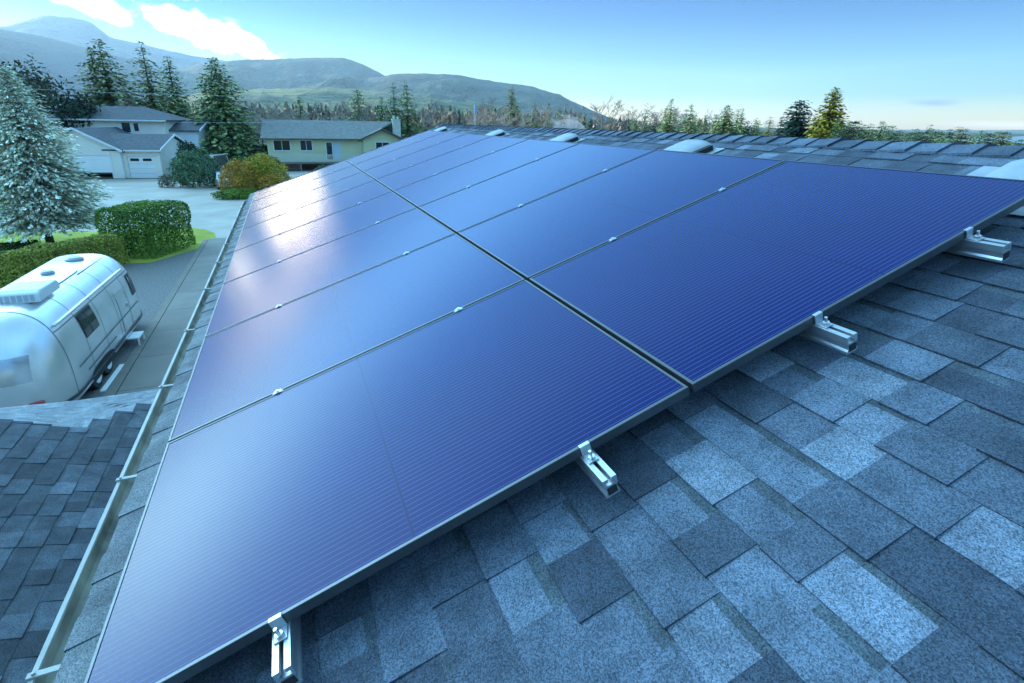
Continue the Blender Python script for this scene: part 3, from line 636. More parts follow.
def bush(name, loc, rx, ry, rz, n, size, cols, seed, label, cat='shrub', group=None, rot=0, lump=.22, trunk=True):
    rnd = random.Random(seed); root = tag(empty(name, loc, (0, 0, rot)), label, cat, group); mb = MB(); n = int(n * 1.7)
    for k in range(n):
        d = Vector((rnd.gauss(0, 1), rnd.gauss(0, 1), rnd.gauss(0, 1))).normalized()
        if d.z < -.74: d.z = -d.z
        r = 1 + lump * noise.noise(d * 2.3 + Vector((seed, 0, 0))) + lump * .6 * noise.noise(d * 5.1 + Vector((0, seed, 0)))
        r *= rnd.uniform(.80, 1.03) if rnd.random() < .85 else rnd.uniform(.4, .9)
        p = Vector((d.x * rx * r, d.y * ry * r, rz * .42 + d.z * rz * .58 * r)); p.z = max(p.z, .03)
        leaf(mb, p, size * rnd.uniform(.6, 1.3), rnd, shade(pick(cols, rnd, (d.x * 3 + seed, d.y * 3, d.z * 3), 1), rnd), d)
    mb.build('foliage', M_FOL, root, recalc=False)
    mb = MB(); mb.tube([(0, 0, 0), (0.02, .03, rz * .55)], [.07, .03], 7)
    for k in range(5):
        a = k * 1.26; mb.tube([(0, 0, rz * .12), (rx * .55 * math.cos(a), ry * .55 * math.sin(a), rz * .62)], [.04, .012], 5)
    mb.build('stem', M_BARK, root); return root
def hedge(name, loc, rot, lx, ly, lz, n, size, cols, seed, label, rough=.06, taper=0):
    rnd = random.Random(seed); root = tag(empty(name, loc, (0, 0, rot)), label, 'hedge'); mb = MB()
    for k in range(n):
        f = rnd.random(); A = (lx * ly, lx * lz, lx * lz, ly * lz, ly * lz); s = rnd.uniform(0, sum(A)); i = 0
        while s > A[i]: s -= A[i]; i += 1
        u, v = rnd.uniform(-.5, .5), rnd.random(); nr = [(0, 0, 1), (0, -1, 0), (0, 1, 0), (-1, 0, 0), (1, 0, 0)][i]
        p = Vector(((u * lx, (v - .5) * ly, lz), (u * lx, -ly / 2, v * lz), (u * lx, ly / 2, v * lz), (-lx / 2, u * ly, v * lz), (lx / 2, u * ly, v * lz))[i])
        # soften the clipped edges
        e = Vector((p.x / (lx / 2), p.y / (ly / 2), (p.z - lz / 2) / (lz / 2))); m_ = (abs(e.x) ** 8 + abs(e.y) ** 8 + abs(max(e.z, 0)) ** 8) ** (1 / 8)
        p = Vector((p.x / max(m_, 1), p.y / max(m_, 1), lz / 2 + (p.z - lz / 2) / max(m_, 1) if p.z > lz / 2 else p.z))
        nrm = Vector(nr); p += nrm * (rough * 2.2 * noise.noise(p * 1.4 + Vector((seed, 0, 0))) + rnd.uniform(-rough * 2.2, rough * .6))
        p.z = max(p.z, .02)
        leaf(mb, p, size * rnd.uniform(.6, 1.35), rnd, shade(pick(cols, rnd, (p.x * 1.1 + seed, p.y * 1.1, p.z * 1.1), 1), rnd), nrm)
    for k in range(n // 5):
        p = Vector((rnd.uniform(-.46, .46) * lx, rnd.uniform(-.46, .46) * ly, rnd.uniform(.02, .95) * lz)); leaf(mb, p, size * 1.8, rnd, shade(cols[0], rnd))
    mb.build('foliage', M_FOL, root, recalc=False)
    mb = MB()
    for k in range(max(2, int(lx / .9))):
        x = -lx / 2 + (k + .5) * lx / max(2, int(lx / .9)); mb.tube([(x, 0, 0), (x + .03, .02, lz * .85)], [.05, .02], 6)
    mb.build('stem', M_BARK, root); return root
G_HEDGE = [(0.057, 0.120, 0.017), (0.098, 0.187, 0.022), (0.146, 0.247, 0.029), (0.211, 0.316, 0.036)]
hedge('boxed_hedge', (-6.75, 31.15, 0), R_(-22), 2.75, 3.6, 2.35, 15000, .085, G_HEDGE, 3, 'tall dark green box clipped hedge between the gravel and the driveway')
hedge('clipped_hedge', (-9.35, 27.2, 0), R_(45), 5.2, 1.3, 1.35, 11000, .09, [(.22, .24, .035), (.30, .30, .045), (.36, .34, .07), (.26, .27, .04)], 9, 'low yellowish green hedge behind the trailer, left of the tall boxed hedge', rough=.08)
YEL = [(0.216, 0.221, 0.017), (0.365, 0.299, 0.022), (0.486, 0.338, 0.033), (0.311, 0.312, 0.033)]; ORA = [(.27, .17, .018), (.40, .21, .025), (.48, .24, .03), (.28, .22, .03)]
bush('yellow_shrub', (-1.95, 53.2, 0), 2.15, 2.0, 3.3, 5200, .17, YEL, 5, 'large domed yellow green shrub beside the far end of the gutter')
bush('orange_shrub', (-3.75, 52.0, 0), 1.75, 1.5, 2.9, 3600, .16, ORA, 6, 'orange brown domed shrub left of the yellow shrub')
bush('orange_shrub', (-1.3, 50.9, 0), 1.2, 1.0, 1.9, 1900, .15, ORA, 16, 'low orange shrub in front of the yellow shrub, against the roof edge')
bush('low_shrub', (-3.9, 50.2, 0), 2.0, .9, .85, 2200, .13, G_HEDGE, 7, 'low dark green clipped shrub under the orange shrub')
bush('round_shrub', (-8.05, 60.3, 0), 2.2, 2.0, 3.45, 4800, .19, [(.05, .10, .05), (.08, .15, .07), (.11, .19, .09), (.14, .22, .11)], 8, 'big bluish green round shrub right of the white house garage')
bush('dark_shrub', (-9.7, 69.0, 0), 1.3, 1.2, 3.9, 1800, .22, [(.015, .035, .02), (.025, .055, .03), (.035, .07, .035)], 13, 'dark evergreen shrub at the right corner of the white house')
bush('small_shrub', (-4.75, 64.5, 0), 1.35, 1.2, 2.5, 1900, .17, [(.07, .11, .02), (.12, .16, .03), (.16, .18, .03)], 18, 'small bright yellow green shrub beyond the orange shrub')
bush('grey_shrub', (-2.2, 66.5, 0), 1.7, 1.2, 2.6, 1700, .18, [(.07, .10, .07), (.11, .13, .10), (.14, .15, .12)], 19, 'grey green loose shrub at the left end of the green house deck')
bush('grey_shrub', (4.3, 66.0, 0), 1.5, 1.0, 1.5, 1300, .18, [(.06, .09, .06), (.09, .12, .09), (.13, .13, .10)], 29, 'low grey green shrub in front of the brick base of the green house')
bush('dry_shrub', (-10.7, 60.2, 0), .8, .6, 1.2, 600, .13, [(.16, .14, .09), (.20, .17, .12)], 39, 'small dry tan shrub in front of the right end of the white garage')
hedge('dark_hedge', (-4.6, 86, 0), R_(-6), 8.5, 1.6, 2.7, 3600, .28, [(.012, .03, .018), (.02, .045, .025), (.03, .06, .03)], 41, 'long dark green hedge in front of the tall dark conifer', rough=.12)
hedge('lawn_shrub', (-12.5, 32.4, 0), R_(10), 1.6, 1.0, .55, 1200, .10, [(.03, .07, .04), (.05, .10, .05)], 43, 'small dark clipped shrub on the lawn near the blue spruce', rough=.1)
tag(bpy.data.objects['lawn_shrub'], cat='shrub')

def conifer_crown(seed, R, n_lv, per, size, cols, droop=.35, power=.85, base=.06, gap=.0, wd=(.42, .75)):
    # unit height crown, radius R at its base
    rnd = random.Random(seed); mb = MB()
    for i in range(n_lv):
        t = (i + rnd.uniform(-.4, .4)) / n_lv; t = min(max(t, 0), .985); z = base + (1 - base) * t
        r0 = R * (1 - t) ** power * (1 + .25 * noise.noise(Vector((t * 6, seed, 0)))) + .006
        nb = max(4, int(per * 1.75 * (.45 + .55 * (1 - t))))
        a0 = rnd.uniform(0, 6.28)
        for k in range(nb):
            if rnd.random() < gap: continue
            a = a0 + 6.283 * k / nb + rnd.uniform(-.3, .3); rr = r0 * rnd.uniform(.6, 1.15) * (1 + .22 * noise.noise(Vector((math.cos(a) * 1.5, math.sin(a) * 1.5, t * 5 + seed))))
            m = max(2, int(rr / size * 2.2) + 1); d = Vector((math.cos(a), math.sin(a), 0)); side = Vector((-d.y, d.x, 0))
            tone = rnd.uniform(.78, 1.22)
            for q in range(m):
                f = (q + rnd.uniform(.2, .9)) / m; zz = z + rr * (.18 * f - droop * f * f) + rnd.uniform(-.25, .25) * size
                p = d * rr * f + side * rnd.uniform(-.5, .5) * size * (1.4 - f * .6) + Vector((0, 0, zz))
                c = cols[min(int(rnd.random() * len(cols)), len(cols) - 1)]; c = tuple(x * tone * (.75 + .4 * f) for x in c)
                # a drooping spray: long axis along the branch, thin across
                ax = (d + side * rnd.uniform(-.7, .7) + Vector((0, 0, rnd.uniform(-.7, .15)))).normalized(); bx = ax.cross(Vector((0, 0, 1)) + d * rnd.uniform(-.5, .5) + side * rnd.uniform(-.6, .6)).normalized()
                l = size * (.52 + .48 * min(1, (1 - t) * 1.6)) * rnd.uniform(.7, 1.4); w2 = l * rnd.uniform(*wd)
                mb.face((p - ax * l * .5, p + bx * w2 * .5, p + ax * l * .5, p - bx * w2 * .5), 0, c)
    return mb
def trunk_mb(r, h=1.0):
    mb = MB(); mb.tube([(0, 0, -.003), (0, 0, .1 * h), (.002, .001, .5 * h), (0, 0, .97 * h)], [r * 1.3, r, r * .6, r * .08], 8); return mb
DK = [(0.128, 0.181, 0.069), (0.186, 0.244, 0.089), (0.242, 0.317, 0.114), (0.313, 0.366, 0.139)]
MID = [(0.173, 0.199, 0.083), (0.239, 0.266, 0.100), (0.302, 0.323, 0.125), (0.346, 0.342, 0.149)]
def tree_proto(name, crown, tr):
    r = empty(name); crown.build('crown', M_FOL, r, recalc=False); tr.build('trunk', M_BARK, r); return r
def place(o, x, y, h, wid, label, group=None, cat='tree', rz=0, z=0):
    o.location = (x, y, z); o.scale = (wid, wid, h); o.rotation_euler = (0, 0, rz); tag(o, label, cat, group)
# crowns have unit radius 1 in plan when R=1
def con(seed, cols, per=9, lv=34, size=.16, power=.85, droop=.12, gap=.12, base=.06):
    mb = conifer_crown(seed, 1.0, lv, per, size * 2.2, cols, droop * .1, power, base, gap)
    return mb
def conifer(name, seed, h, rad, x, y, label, cols=DK, lv=36, per=12, size=.55, power=.8, gap=.12, base=.08, group=None, cat='tree', droop=.35, z0=0, wd=(.42, .75)):
    root = tag(empty(name, (x, y, z0), (0, 0, seed * 1.3)), label, cat, group); rad *= 1.5 if name != 'blue_spruce' else .78
    mb = conifer_crown(seed, rad / h, lv, per, size / h, cols, droop, power, base, gap, wd); mb.v = [(a * h, b * h, c * h) for a, b, c in mb.v]
    mb.build('crown', M_FOL, root, recalc=False)
    t = trunk_mb(.018 if rad < 3 else .02); t.v = [(a * h, b * h, c * h) for a, b, c in t.v]; t.build('trunk', M_BARK, root); return root
# the near blue spruce
SPB = [(0.511, 0.561, 0.447), (0.683, 0.723, 0.580), (0.855, 0.868, 0.698), (0.364, 0.397, 0.297), (1.068, 1.029, 0.834), (0.364, 0.290, 0.193)]
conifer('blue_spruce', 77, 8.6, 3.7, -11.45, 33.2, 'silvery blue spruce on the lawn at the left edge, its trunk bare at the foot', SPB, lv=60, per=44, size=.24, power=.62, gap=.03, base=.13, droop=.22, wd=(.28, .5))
LT_ = 'tall dark fir behind the white house'
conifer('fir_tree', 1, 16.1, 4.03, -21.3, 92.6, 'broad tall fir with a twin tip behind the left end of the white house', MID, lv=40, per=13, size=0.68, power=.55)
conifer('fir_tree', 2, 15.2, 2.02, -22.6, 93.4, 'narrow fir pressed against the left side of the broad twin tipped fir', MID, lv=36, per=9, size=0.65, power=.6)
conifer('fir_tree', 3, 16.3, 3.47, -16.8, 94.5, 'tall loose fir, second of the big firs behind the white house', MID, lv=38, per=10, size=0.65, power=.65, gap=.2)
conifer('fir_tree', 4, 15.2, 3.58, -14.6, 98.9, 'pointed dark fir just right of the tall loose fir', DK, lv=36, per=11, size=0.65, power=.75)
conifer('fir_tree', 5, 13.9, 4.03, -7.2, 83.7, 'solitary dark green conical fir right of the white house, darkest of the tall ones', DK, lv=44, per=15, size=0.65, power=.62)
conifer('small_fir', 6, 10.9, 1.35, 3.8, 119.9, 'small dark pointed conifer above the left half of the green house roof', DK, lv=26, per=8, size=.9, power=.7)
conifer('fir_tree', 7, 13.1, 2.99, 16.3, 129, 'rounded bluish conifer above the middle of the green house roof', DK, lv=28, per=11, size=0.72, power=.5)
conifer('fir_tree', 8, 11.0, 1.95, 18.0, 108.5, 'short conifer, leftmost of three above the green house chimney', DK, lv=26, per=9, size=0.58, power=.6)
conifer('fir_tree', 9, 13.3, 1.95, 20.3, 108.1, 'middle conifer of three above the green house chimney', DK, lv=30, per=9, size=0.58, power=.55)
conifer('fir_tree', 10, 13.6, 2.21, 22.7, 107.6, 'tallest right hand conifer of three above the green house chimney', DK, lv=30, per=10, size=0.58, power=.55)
conifer('fir_tree', 11, 15.9, 2.99, 57.3, 138.6, 'tallest hazy conifer standing out before the long hill, left of centre ridge', MID, lv=40, per=9, size=0.79, power=.7, gap=.25)
for i, (x, y, h) in enumerate(((67.1, 145.2, 12.4), (70.7, 143.5, 12.2), (78.1, 151, 12.0), (63, 148, 11.2), (60.0, 141, 11.0), (52.5, 141, 10.6))):
    conifer('fir_tree', 20 + i, h, 1.8, x, y, 'conifer in the hazy row below the long hill', DK if i % 2 else MID, lv=24, per=9, size=0.72, power=.65, group='conifers below the long hill')
conifer('small_fir', 12, 6.9, .75, 30.4, 51.7, 'small golden green conifer poking above the ridge beside the smoke', [(.04, .045, .012), (.06, .06, .018), (.03, .05, .02)], lv=22, per=9, size=.4, power=.6)
conifer('fir_tree', 13, 11.4, 2.60, 68.1, 86.3, 'slim conifer, leftmost of the group above the right half of the ridge', DK, lv=37, per=8, size=0.58, power=.85, gap=.25)
conifer('fir_tree', 14, 10.7, 2.76, 74.2, 87.8, 'second conifer of the group above the right half of the ridge', DK, lv=37, per=9, size=0.58, power=.8, gap=.2)
conifer('fir_tree', 15, 10.8, 3.90, 82.6, 87.1, 'broad conifer of the group above the right half of the ridge', DK, lv=37, per=11, size=0.65, power=.75)
conifer('fir_tree', 16, 10.2, 1.95, 88.1, 88.6, 'thin conifer right behind the broad one above the ridge', DK, lv=35, per=7, size=0.58, power=.8, gap=.25)
conifer('fir_tree', 17, 8.5, 2.44, 100.9, 97.1, 'short distant conifer between the broad conifer and the dense dark tree', DK, lv=29, per=8, size=0.58, power=.7)
conifer('dense_tree', 18, 10.5, 2.3, 72.2, 61.4, 'dense rounded dark green tree left of the yellow tree', [(.018, .045, .03), (.03, .065, .04), (.045, .085, .05)], lv=34, per=15, size=.75, power=.38, gap=.03, droop=.1)
YT = [(0.270, 0.208, 0.017), (0.405, 0.286, 0.022), (0.486, 0.338, 0.028), (0.324, 0.260, 0.022)]
conifer('golden_tree', 19, 11.9, 2.35, 71.0, 55.2, 'golden yellow conical tree standing alone above the ridge', YT, lv=45, per=14, size=.7, power=.55, gap=.06, droop=.05)
conifer('fir_tree', 31, 6.6, 2.11, 88.8, 64.9, 'low dark conifer just right of the golden tree', DK, lv=20, per=9, size=0.50, power=.6)
def decid(name, seed, loc, rx, rz, n, size, cols, label, h0):
    root = tag(empty(name, loc), label, 'tree'); rnd = random.Random(seed); mb = MB()
    for k in range(n):
        d = Vector((rnd.gauss(0, 1), rnd.gauss(0, 1), rnd.gauss(0, 1))).normalized(); r = (1 + .4 * noise.noise(d * 2.1 + Vector((seed, 0, 0))) + .25 * noise.noise(d * 5 + Vector((0, seed, 0)))) * rnd.uniform(.5, 1.02)
        leaf(mb, Vector((d.x * rx * r, d.y * rx * r, h0 + d.z * rz * r)), size * rnd.uniform(.6, 1.3), rnd, shade(cols[int(rnd.random() * len(cols))], rnd), d)
    mb.build('crown', M_FOL, root, recalc=False); mb = MB(); mb.tube([(0, 0, 0), (.05, .02, h0 * .6), (0, 0, h0)], [.22, .16, .06], 8)
    for k in range(7):
        a = k * .9; mb.tube([(0, 0, h0 * .55), (rx * .6 * math.cos(a), rx * .6 * math.sin(a), h0 + rz * .4)], [.09, .02], 5)
    mb.build('trunk', M_BARK, root); return root
decid('olive_tree', 51, (-27.3, 85.8, 0), 3.2, 4.8, 2600, .5, [(.06, .075, .035), (.085, .095, .045), (.10, .105, .06)], 'loose olive green tree behind the tip of the blue spruce', 7.6)
decid('dark_tree', 52, (-22.5, 81.8, 0), 2.8, 3.6, 2200, .5, [(.018, .035, .018), (.028, .05, .024)], 'dark rounded evergreen tree right behind the roof of the white house', 5.8)
decid('dark_tree', 53, (-31.2, 89.8, 0), 2.2, 5.0, 1500, .5, [(.02, .035, .02), (.03, .05, .025)], 'dark tree cut by the left edge behind the spruce', 7.4)

# bare winter trees
def bare_mesh(seed, h, spread):
    rnd = random.Random(seed); mb = MB()
    def br(p, d, l, r, lev):
        q = p + d * l; k = p.lerp(q, .5) + Vector((rnd.uniform(-1, 1), rnd.uniform(-1, 1), rnd.uniform(-.3, .6))) * l * .07
        mb.tube([p, k, q], [r, r * .75, r * .5], 3 if lev > 1 else 5, cap=False)
        if lev >= 4: return
        n = (5, 4, 4, 3)[lev]
        for i in range(n):
            f = rnd.uniform(.35, 1.0) if lev else rnd.uniform(.3, 1.0); s = p.lerp(q, f)
            e = (d + Vector((rnd.gauss(0, 1), rnd.gauss(0, 1), rnd.gauss(.15, .6))) * spread).normalized(); e.z = abs(e.z) * .8 + .15; e.normalize()
            br(s, e, l * rnd.uniform(.45, .68), max(r * .55, .03), lev + 1)
    br(Vector((0, 0, 0)), Vector((0, 0, 1)), h * .5, h * .012, 0); return mb
bare = []
for s in range(4):
    r = empty('bare_tree'); mbx = bare_mesh(60 + s, 10, .55 + .1 * s)
    n_tr = 2; tr = MB(); tr.v = mbx.v[:15]; tr.f = [f for f in mbx.f if max(f) < 15]; tr.m = [0] * len(tr.f); tr.c = [(1, 1, 1)] * len(tr.f); tr.build('trunk', M_BARK, r)
    mbx.build('crown', M_TWIG if s % 2 == 0 else M_TWIG2, r, recalc=False); bare.append(r)
rnd = random.Random(99); used = [False] * 4
spots = []
for k in range(26): spots.append((rnd.uniform(-4, 50), rnd.uniform(112, 150), rnd.uniform(9, 12), 'bare winter tree in the wood behind the green house', 'bare trees behind the green house'))
for k in range(6): spots.append((-3.5 + k * 1.1 + rnd.uniform(-.4, .4), rnd.uniform(96, 106), rnd.uniform(9, 11.5), 'pale bare tree between the dark conical fir and the green house', 'pale bare trees beside the fir'))
for k in range(16): spots.append((44 + k * 3.2 + rnd.uniform(-1, 1), 120 - k * .9 + rnd.uniform(-8, 8), rnd.uniform(11, 14), 'bare winter tree rising above the middle of the ridge', 'bare trees above the ridge'))
for k in range(5): spots.append((-20 + k * 2.2, rnd.uniform(86, 90), rnd.uniform(8, 10), 'pale bare tree between the tall firs behind the white house', 'bare trees among the firs'))
for i, (x, y, h, lab, grp) in enumerate(spots):
    s = i % 4
    if not used[s]: o = bare[s]; used[s] = True
    else: o = copy_tree(bare[s])
    o.location = (x, y, 0); k = h / 10; o.scale = (k * rnd.uniform(.85, 1.2), k * rnd.uniform(.85, 1.2), k); o.rotation_euler.z = rnd.uniform(0, 6.28); tag(o, lab, 'tree', grp)
# low tree line on the right, falling away towards the water
dist = []
for i in range(46):
    px = i / 45; az = 52.8 + px * 12.5; D = 85 + rnd.uniform(-14, 26); h = 7.6 - px * 1.7 + rnd.uniform(-.8, .8)
    conifer('young_tree', 200 + i, h, rnd.uniform(.9, 1.7), math.sin(R_(az)) * D, math.cos(R_(az)) * D, 'small tree in the low ragged row above the right end of the ridge', (DK, MID, [(.06, .055, .035), (.085, .075, .05)])[i % 3], lv=22, per=12, size=.36, power=(.5, .25, .35)[i % 3], gap=.15, group='low trees above the right end of the ridge')
for i in range(22):
    az = 35 + i * .95; D = rnd.uniform(118, 165); h = 9.6 - i * .06 + rnd.uniform(-1.2, 1.4)
    conifer('young_tree', 300 + i, h, rnd.uniform(1.2, 2.2), math.sin(R_(az)) * D, math.cos(R_(az)) * D, 'low hazy tree in the row just above the middle of the ridge', (DK, MID, [(.07, .06, .045), (.09, .08, .06)])[i % 3], lv=22, per=12, size=.5, power=(.5, .25, .35)[i % 3], gap=.15, group='low hazy trees above the middle of the ridge')
# the far wood between the houses and the hills: one mass
mb = MB(); rnd = random.Random(123)
for k in range(4200):
    az = rnd.uniform(-26, 64); D = 200 + 1450 * rnd.random() ** 1.6
    if az > 44: continue
    x, y = math.sin(R_(az)) * D, math.cos(R_(az)) * D; kind = rnd.random(); h = rnd.uniform(7, 12) * (1 if D < 400 else 1.3) * (1.0 if az < 30 else .8); r = h * rnd.uniform(.16, .26)
    if kind < .5: c0 = (.05, .08, .045)
    elif kind < .8: c0 = (.26, .20, .16)
    else: c0 = (.20, .18, .07)
    for q in range(14):
        t = (q + rnd.random()) / 14; a = rnd.uniform(0, 6.28); rr = r * ((1 - t) if kind < .5 else math.sin(math.pi * min(.2 + t * .8, 1)) + .1)
        p = Vector((x + math.cos(a) * rr * .5, y + math.sin(a) * rr * .5, h * (.05 + .92 * t))); s = max(rr * 1.1, h * .09); b = Vector((-math.sin(a), math.cos(a), 0)); cc = (lambda k_: tuple(v * k_ for v in c0))(rnd.uniform(.65, 1.35))
        u_ = Vector((math.cos(a) * -.3, math.sin(a) * -.3, 1)) * h * .08; mb.face((p - b * s * .6 - u_, p + b * s * .6 - u_, p + b * s * .15 + u_, p - b * s * .15 + u_), 0, cc)
tag(mb.build('woodland', M_FOL, recalc=False), kind='stuff')

# ------------------------------------------------------------------ white house with garages
M_CREAM = mat('cream_siding', (.86, .79, .66), .7, noise_scale=.6, noise_amt=.06)
M_GDOOR = mat('white_garage_door', (.88, .85, .80), .5, noise_scale=.8, noise_amt=.04)
M_RF1 = mat('dark_grey_shingles', (.085, .09, .10), .9, noise_scale=2.5, noise_amt=.35, stretch=(1, 1, 3))
M_RF2 = mat('grey_green_shingles', (.19, .19, .175), .9, noise_scale=2.0, noise_amt=.3, stretch=(1, 1, 3))
def slab_roof(mb, quad, th=.16):
    q = [Vector(p) for p in quad]; lo = [p - Vector((0, 0, th)) for p in q]; n = len(q)
    mb.face(q); mb.face(lo[::-1])
    for i in range(n): mb.face((q[i], lo[i], lo[(i + 1) % n], q[(i + 1) % n]))
def part(name, m, parent, mb, **k): return mb.build(name, m, parent, **k)
def win(parent, x0, x1, z0, z1, y, M=None, fr=.1, mull=0, glass=None):
    mb = MB()
    for a, b in (((x0 - fr, y - .05, z0 - fr), (x1 + fr, y - .002, z0)), ((x0 - fr, y - .05, z1), (x1 + fr, y - .002, z1 + fr)), ((x0 - fr, y - .05, z0 + .001), (x0, y - .002, z1 - .001)), ((x1, y - .05, z0 + .001), (x1 + fr, y - .002, z1 - .001))): mb.box(a, b, M=M)
    for k in range(mull): xm = x0 + (x1 - x0) * (k + 1) / (mull + 1); mb.box((xm - .03, y - .045, z0), (xm + .03, y - .004, z1), M=M)
    f = mb.build('window', M_WHITE, parent); mb = MB(); mb.box((x0 + .002, y - .02, z0 + .002), (x1 - .002, y - .006, z1 - .002), M=M); mb.build('pane', glass or M_GLASS, f); return f
A = tag(empty('white_house', (-13.18, 69.22, 0), (0, 0, R_(-12))), 'white two storey house with two garage doors and dark grey roofs at left', 'house')
mb = MB()
mb.box((-11.0, .02, 0), (-9.6, 8.5, 2.75)); mb.box((-4.25, .02, 0), (-3.1, 8.5, 2.75)); mb.box((-9.6, .02, 2.42), (-4.25, .3, 2.75)); mb.box((-11.0, 8.3, 0), (-3.1, 8.6, 2.75))
mb.prism([(-11.2, 2.752), (-2.95, 2.752), (-7.0, 4.95)], .02, 8.5, lambda p, t: (p[0], t, p[1]))
mb.box((-3.098, .35, 0), (-2.72, 8.5, 2.85)); mb.box((-.12, .35, 0), (.55, 8.5, 2.85)); mb.box((-2.72, .35, 2.3), (-.12, 8.5, 2.85)); mb.box((-2.72, .6, 0), (-.12, 8.5, 2.299))
mb.prism([(.35, 2.852), (8.5, 2.852), (4.4, 4.25)], .3, .55, lambda p, t: (t, p[0], p[1]))
part('garage_wall', M_CREAM, A, mb)
mb = MB(); mb.box((-14.0, 9.0, 0), (-1.9, 17, 6.0)); part('main_wall', M_CREAM, A, mb)
mb = MB(); mb.box((-2.2, 10.5, 0), (1.2, 16, 4.75)); mb.prism([(10.5, 4.752), (16, 4.752), (13.2, 5.6)], 1.0, 1.2, lambda p, t: (t, p[0], p[1])); part('side_wall', M_WHITE, A, mb)
mb = MB(); ap, e = (-7.0, 5.14), .3
slab_roof(mb, [(-11.7, -.35, 2.72), (-7.0, -.35, 5.14), (-7.0, 8.9, 5.14), (-11.7, 8.9, 2.72)]); slab_roof(mb, [(-7.0, -.35, 5.14), (-2.75, -.35, 2.88), (-2.75, 8.9, 2.88), (-7.0, 8.9, 5.14)])
slab_roof(mb, [(-4.8, 0.0, 3.02), (.85, 0.0, 3.02), (.85, 4.4, 4.52), (-6.0, 4.4, 4.52)]); slab_roof(mb, [(-6.0, 4.403, 4.52), (.85, 4.403, 4.52), (.85, 8.9, 3.0), (-6.0, 8.9, 3.0)])
part('garage_roof', M_RF1, A, mb)
mb = MB(); ridge = ((-13.2, 13, 7.55), (-5.4, 13, 7.55))
slab_roof(mb, [(-14.6, 8.4, 6.02), (-1.4, 8.4, 6.02), ridge[1], (-14.6, 13, 7.55)]); slab_roof(mb, [(-14.6, 13.003, 7.55), (-5.4, 13.003, 7.55), (-1.4, 17.6, 6.02), (-14.6, 17.6, 6.02)]); slab_roof(mb, [(-1.397, 8.4, 6.02), (-1.397, 17.6, 6.02), (-5.39, 13.003, 7.55)])
part('main_roof', M_RF1, A, mb)
mb = MB(); slab_roof(mb, [(-2.4, 10.1, 4.85), (1.6, 10.1, 4.85), (1.6, 13.2, 5.9), (-2.4, 13.2, 5.9)]); slab_roof(mb, [(-2.4, 13.203, 5.9), (1.6, 13.203, 5.9), (1.6, 16.4, 4.85), (-2.4, 16.4, 4.85)]); part('side_roof', M_RF1, A, mb)
mb = MB()   # white barge boards, gutters and corner boards
for a, b in (((-11.75, 2.58), (-7.0, 4.99)), ((-7.0, 4.99), (-2.72, 2.72))):
    mb.prism([(a[0], a[1]), (b[0], b[1]), (b[0], b[1] + .24), (a[0], a[1] + .24)], -.42, -.36, lambda p, t: (p[0], t, p[1]))
mb.box((-2.74, -.09, 2.84), (.9, -.005, 2.99)); mb.box((-14.65, 8.3, 5.84), (-1.35, 8.395, 6.0))
for a, b in (((-.1, 2.86), (4.4, 4.36)), ((4.4, 4.36), (8.95, 2.84))):
    mb.prism([(a[0], a[1]), (b[0], b[1]), (b[0], b[1] + .22), (a[0], a[1] + .22)], .86, .92, lambda p, t: (t, p[0], p[1]))
for a, b in (((8.3, 5.86), (13, 7.4)), ((13, 7.4), (17.7, 5.86))): mb.prism([(a[0], a[1]), (b[0], b[1]), (b[0], b[1] + .26), (a[0], a[1] + .26)], -14.7, -14.61, lambda p, t: (t, p[0], p[1]))
for a, b in (((10.0, 4.7), (13.2, 5.75)), ((13.2, 5.75), (16.5, 4.7))): mb.prism([(a[0], a[1]), (b[0], b[1]), (b[0], b[1] + .22), (a[0], a[1] + .22)], 1.61, 1.68, lambda p, t: (t, p[0], p[1]))
for x in (-4.2, -3.25): mb.box((x, -.03, 0), (x + .16, .017, 2.7))
part('trim', M_WHITE, A, mb)
mb = MB(); mb.box((-9.58, .10, .62), (-4.27, .16, 2.415))
for k in range(1, 4): mb.box((-9.58, .09, .62 + k * .45 - .008), (-4.27, .099, .62 + k * .45 + .008))
g1 = part('garage_door', M_GDOOR, A, mb); tag(g1, 'wide garage door standing partly open')
mb = MB(); mb.box((-2.70, .45, 0), (-.14, .55, 2.28)); g2 = part('garage_door', M_GDOOR, A, mb)
for x0, x1 in ((-2.45, -1.6), (-1.22, -.38)):
    mb = MB(); mb.box((x0, .43, 1.80), (x1, .447, 2.08)); part('door_window', M_GLASS, g2, mb)
mb = MB()
for k in range(1, 4): mb.box((-2.70, .44, k * .5 - .008), (-.14, .449, k * .5 + .008))
part('panel_groove', M_SEAM, g2, mb)
win(A, -12.55, -12.15, 5.2, 5.7, 9.0); win(A, -6.5, -5.6, 4.55, 5.65, 9.0); win(A, -5.2, -4.7, 4.7, 5.6, 9.0)
MG = Matrix.Translation((.55, 0, 0)) @ Matrix.Rotation(R_(90), 4, 'Z'); win(A, 3.2, 4.3, .95, 1.9, 0, M=MG)
mb = MB(); mb.box((5.6, -.05, 0), (6.5, -.003, 2.05), M=MG); part('side_door', mat('blue_grey_door', (.25, .30, .36), .5), A, mb)
mb = MB(); mb.box((-9.5, .4, .005), (-4.3, 8.2, .01)); part('garage_floor', M_CONC, A, mb)
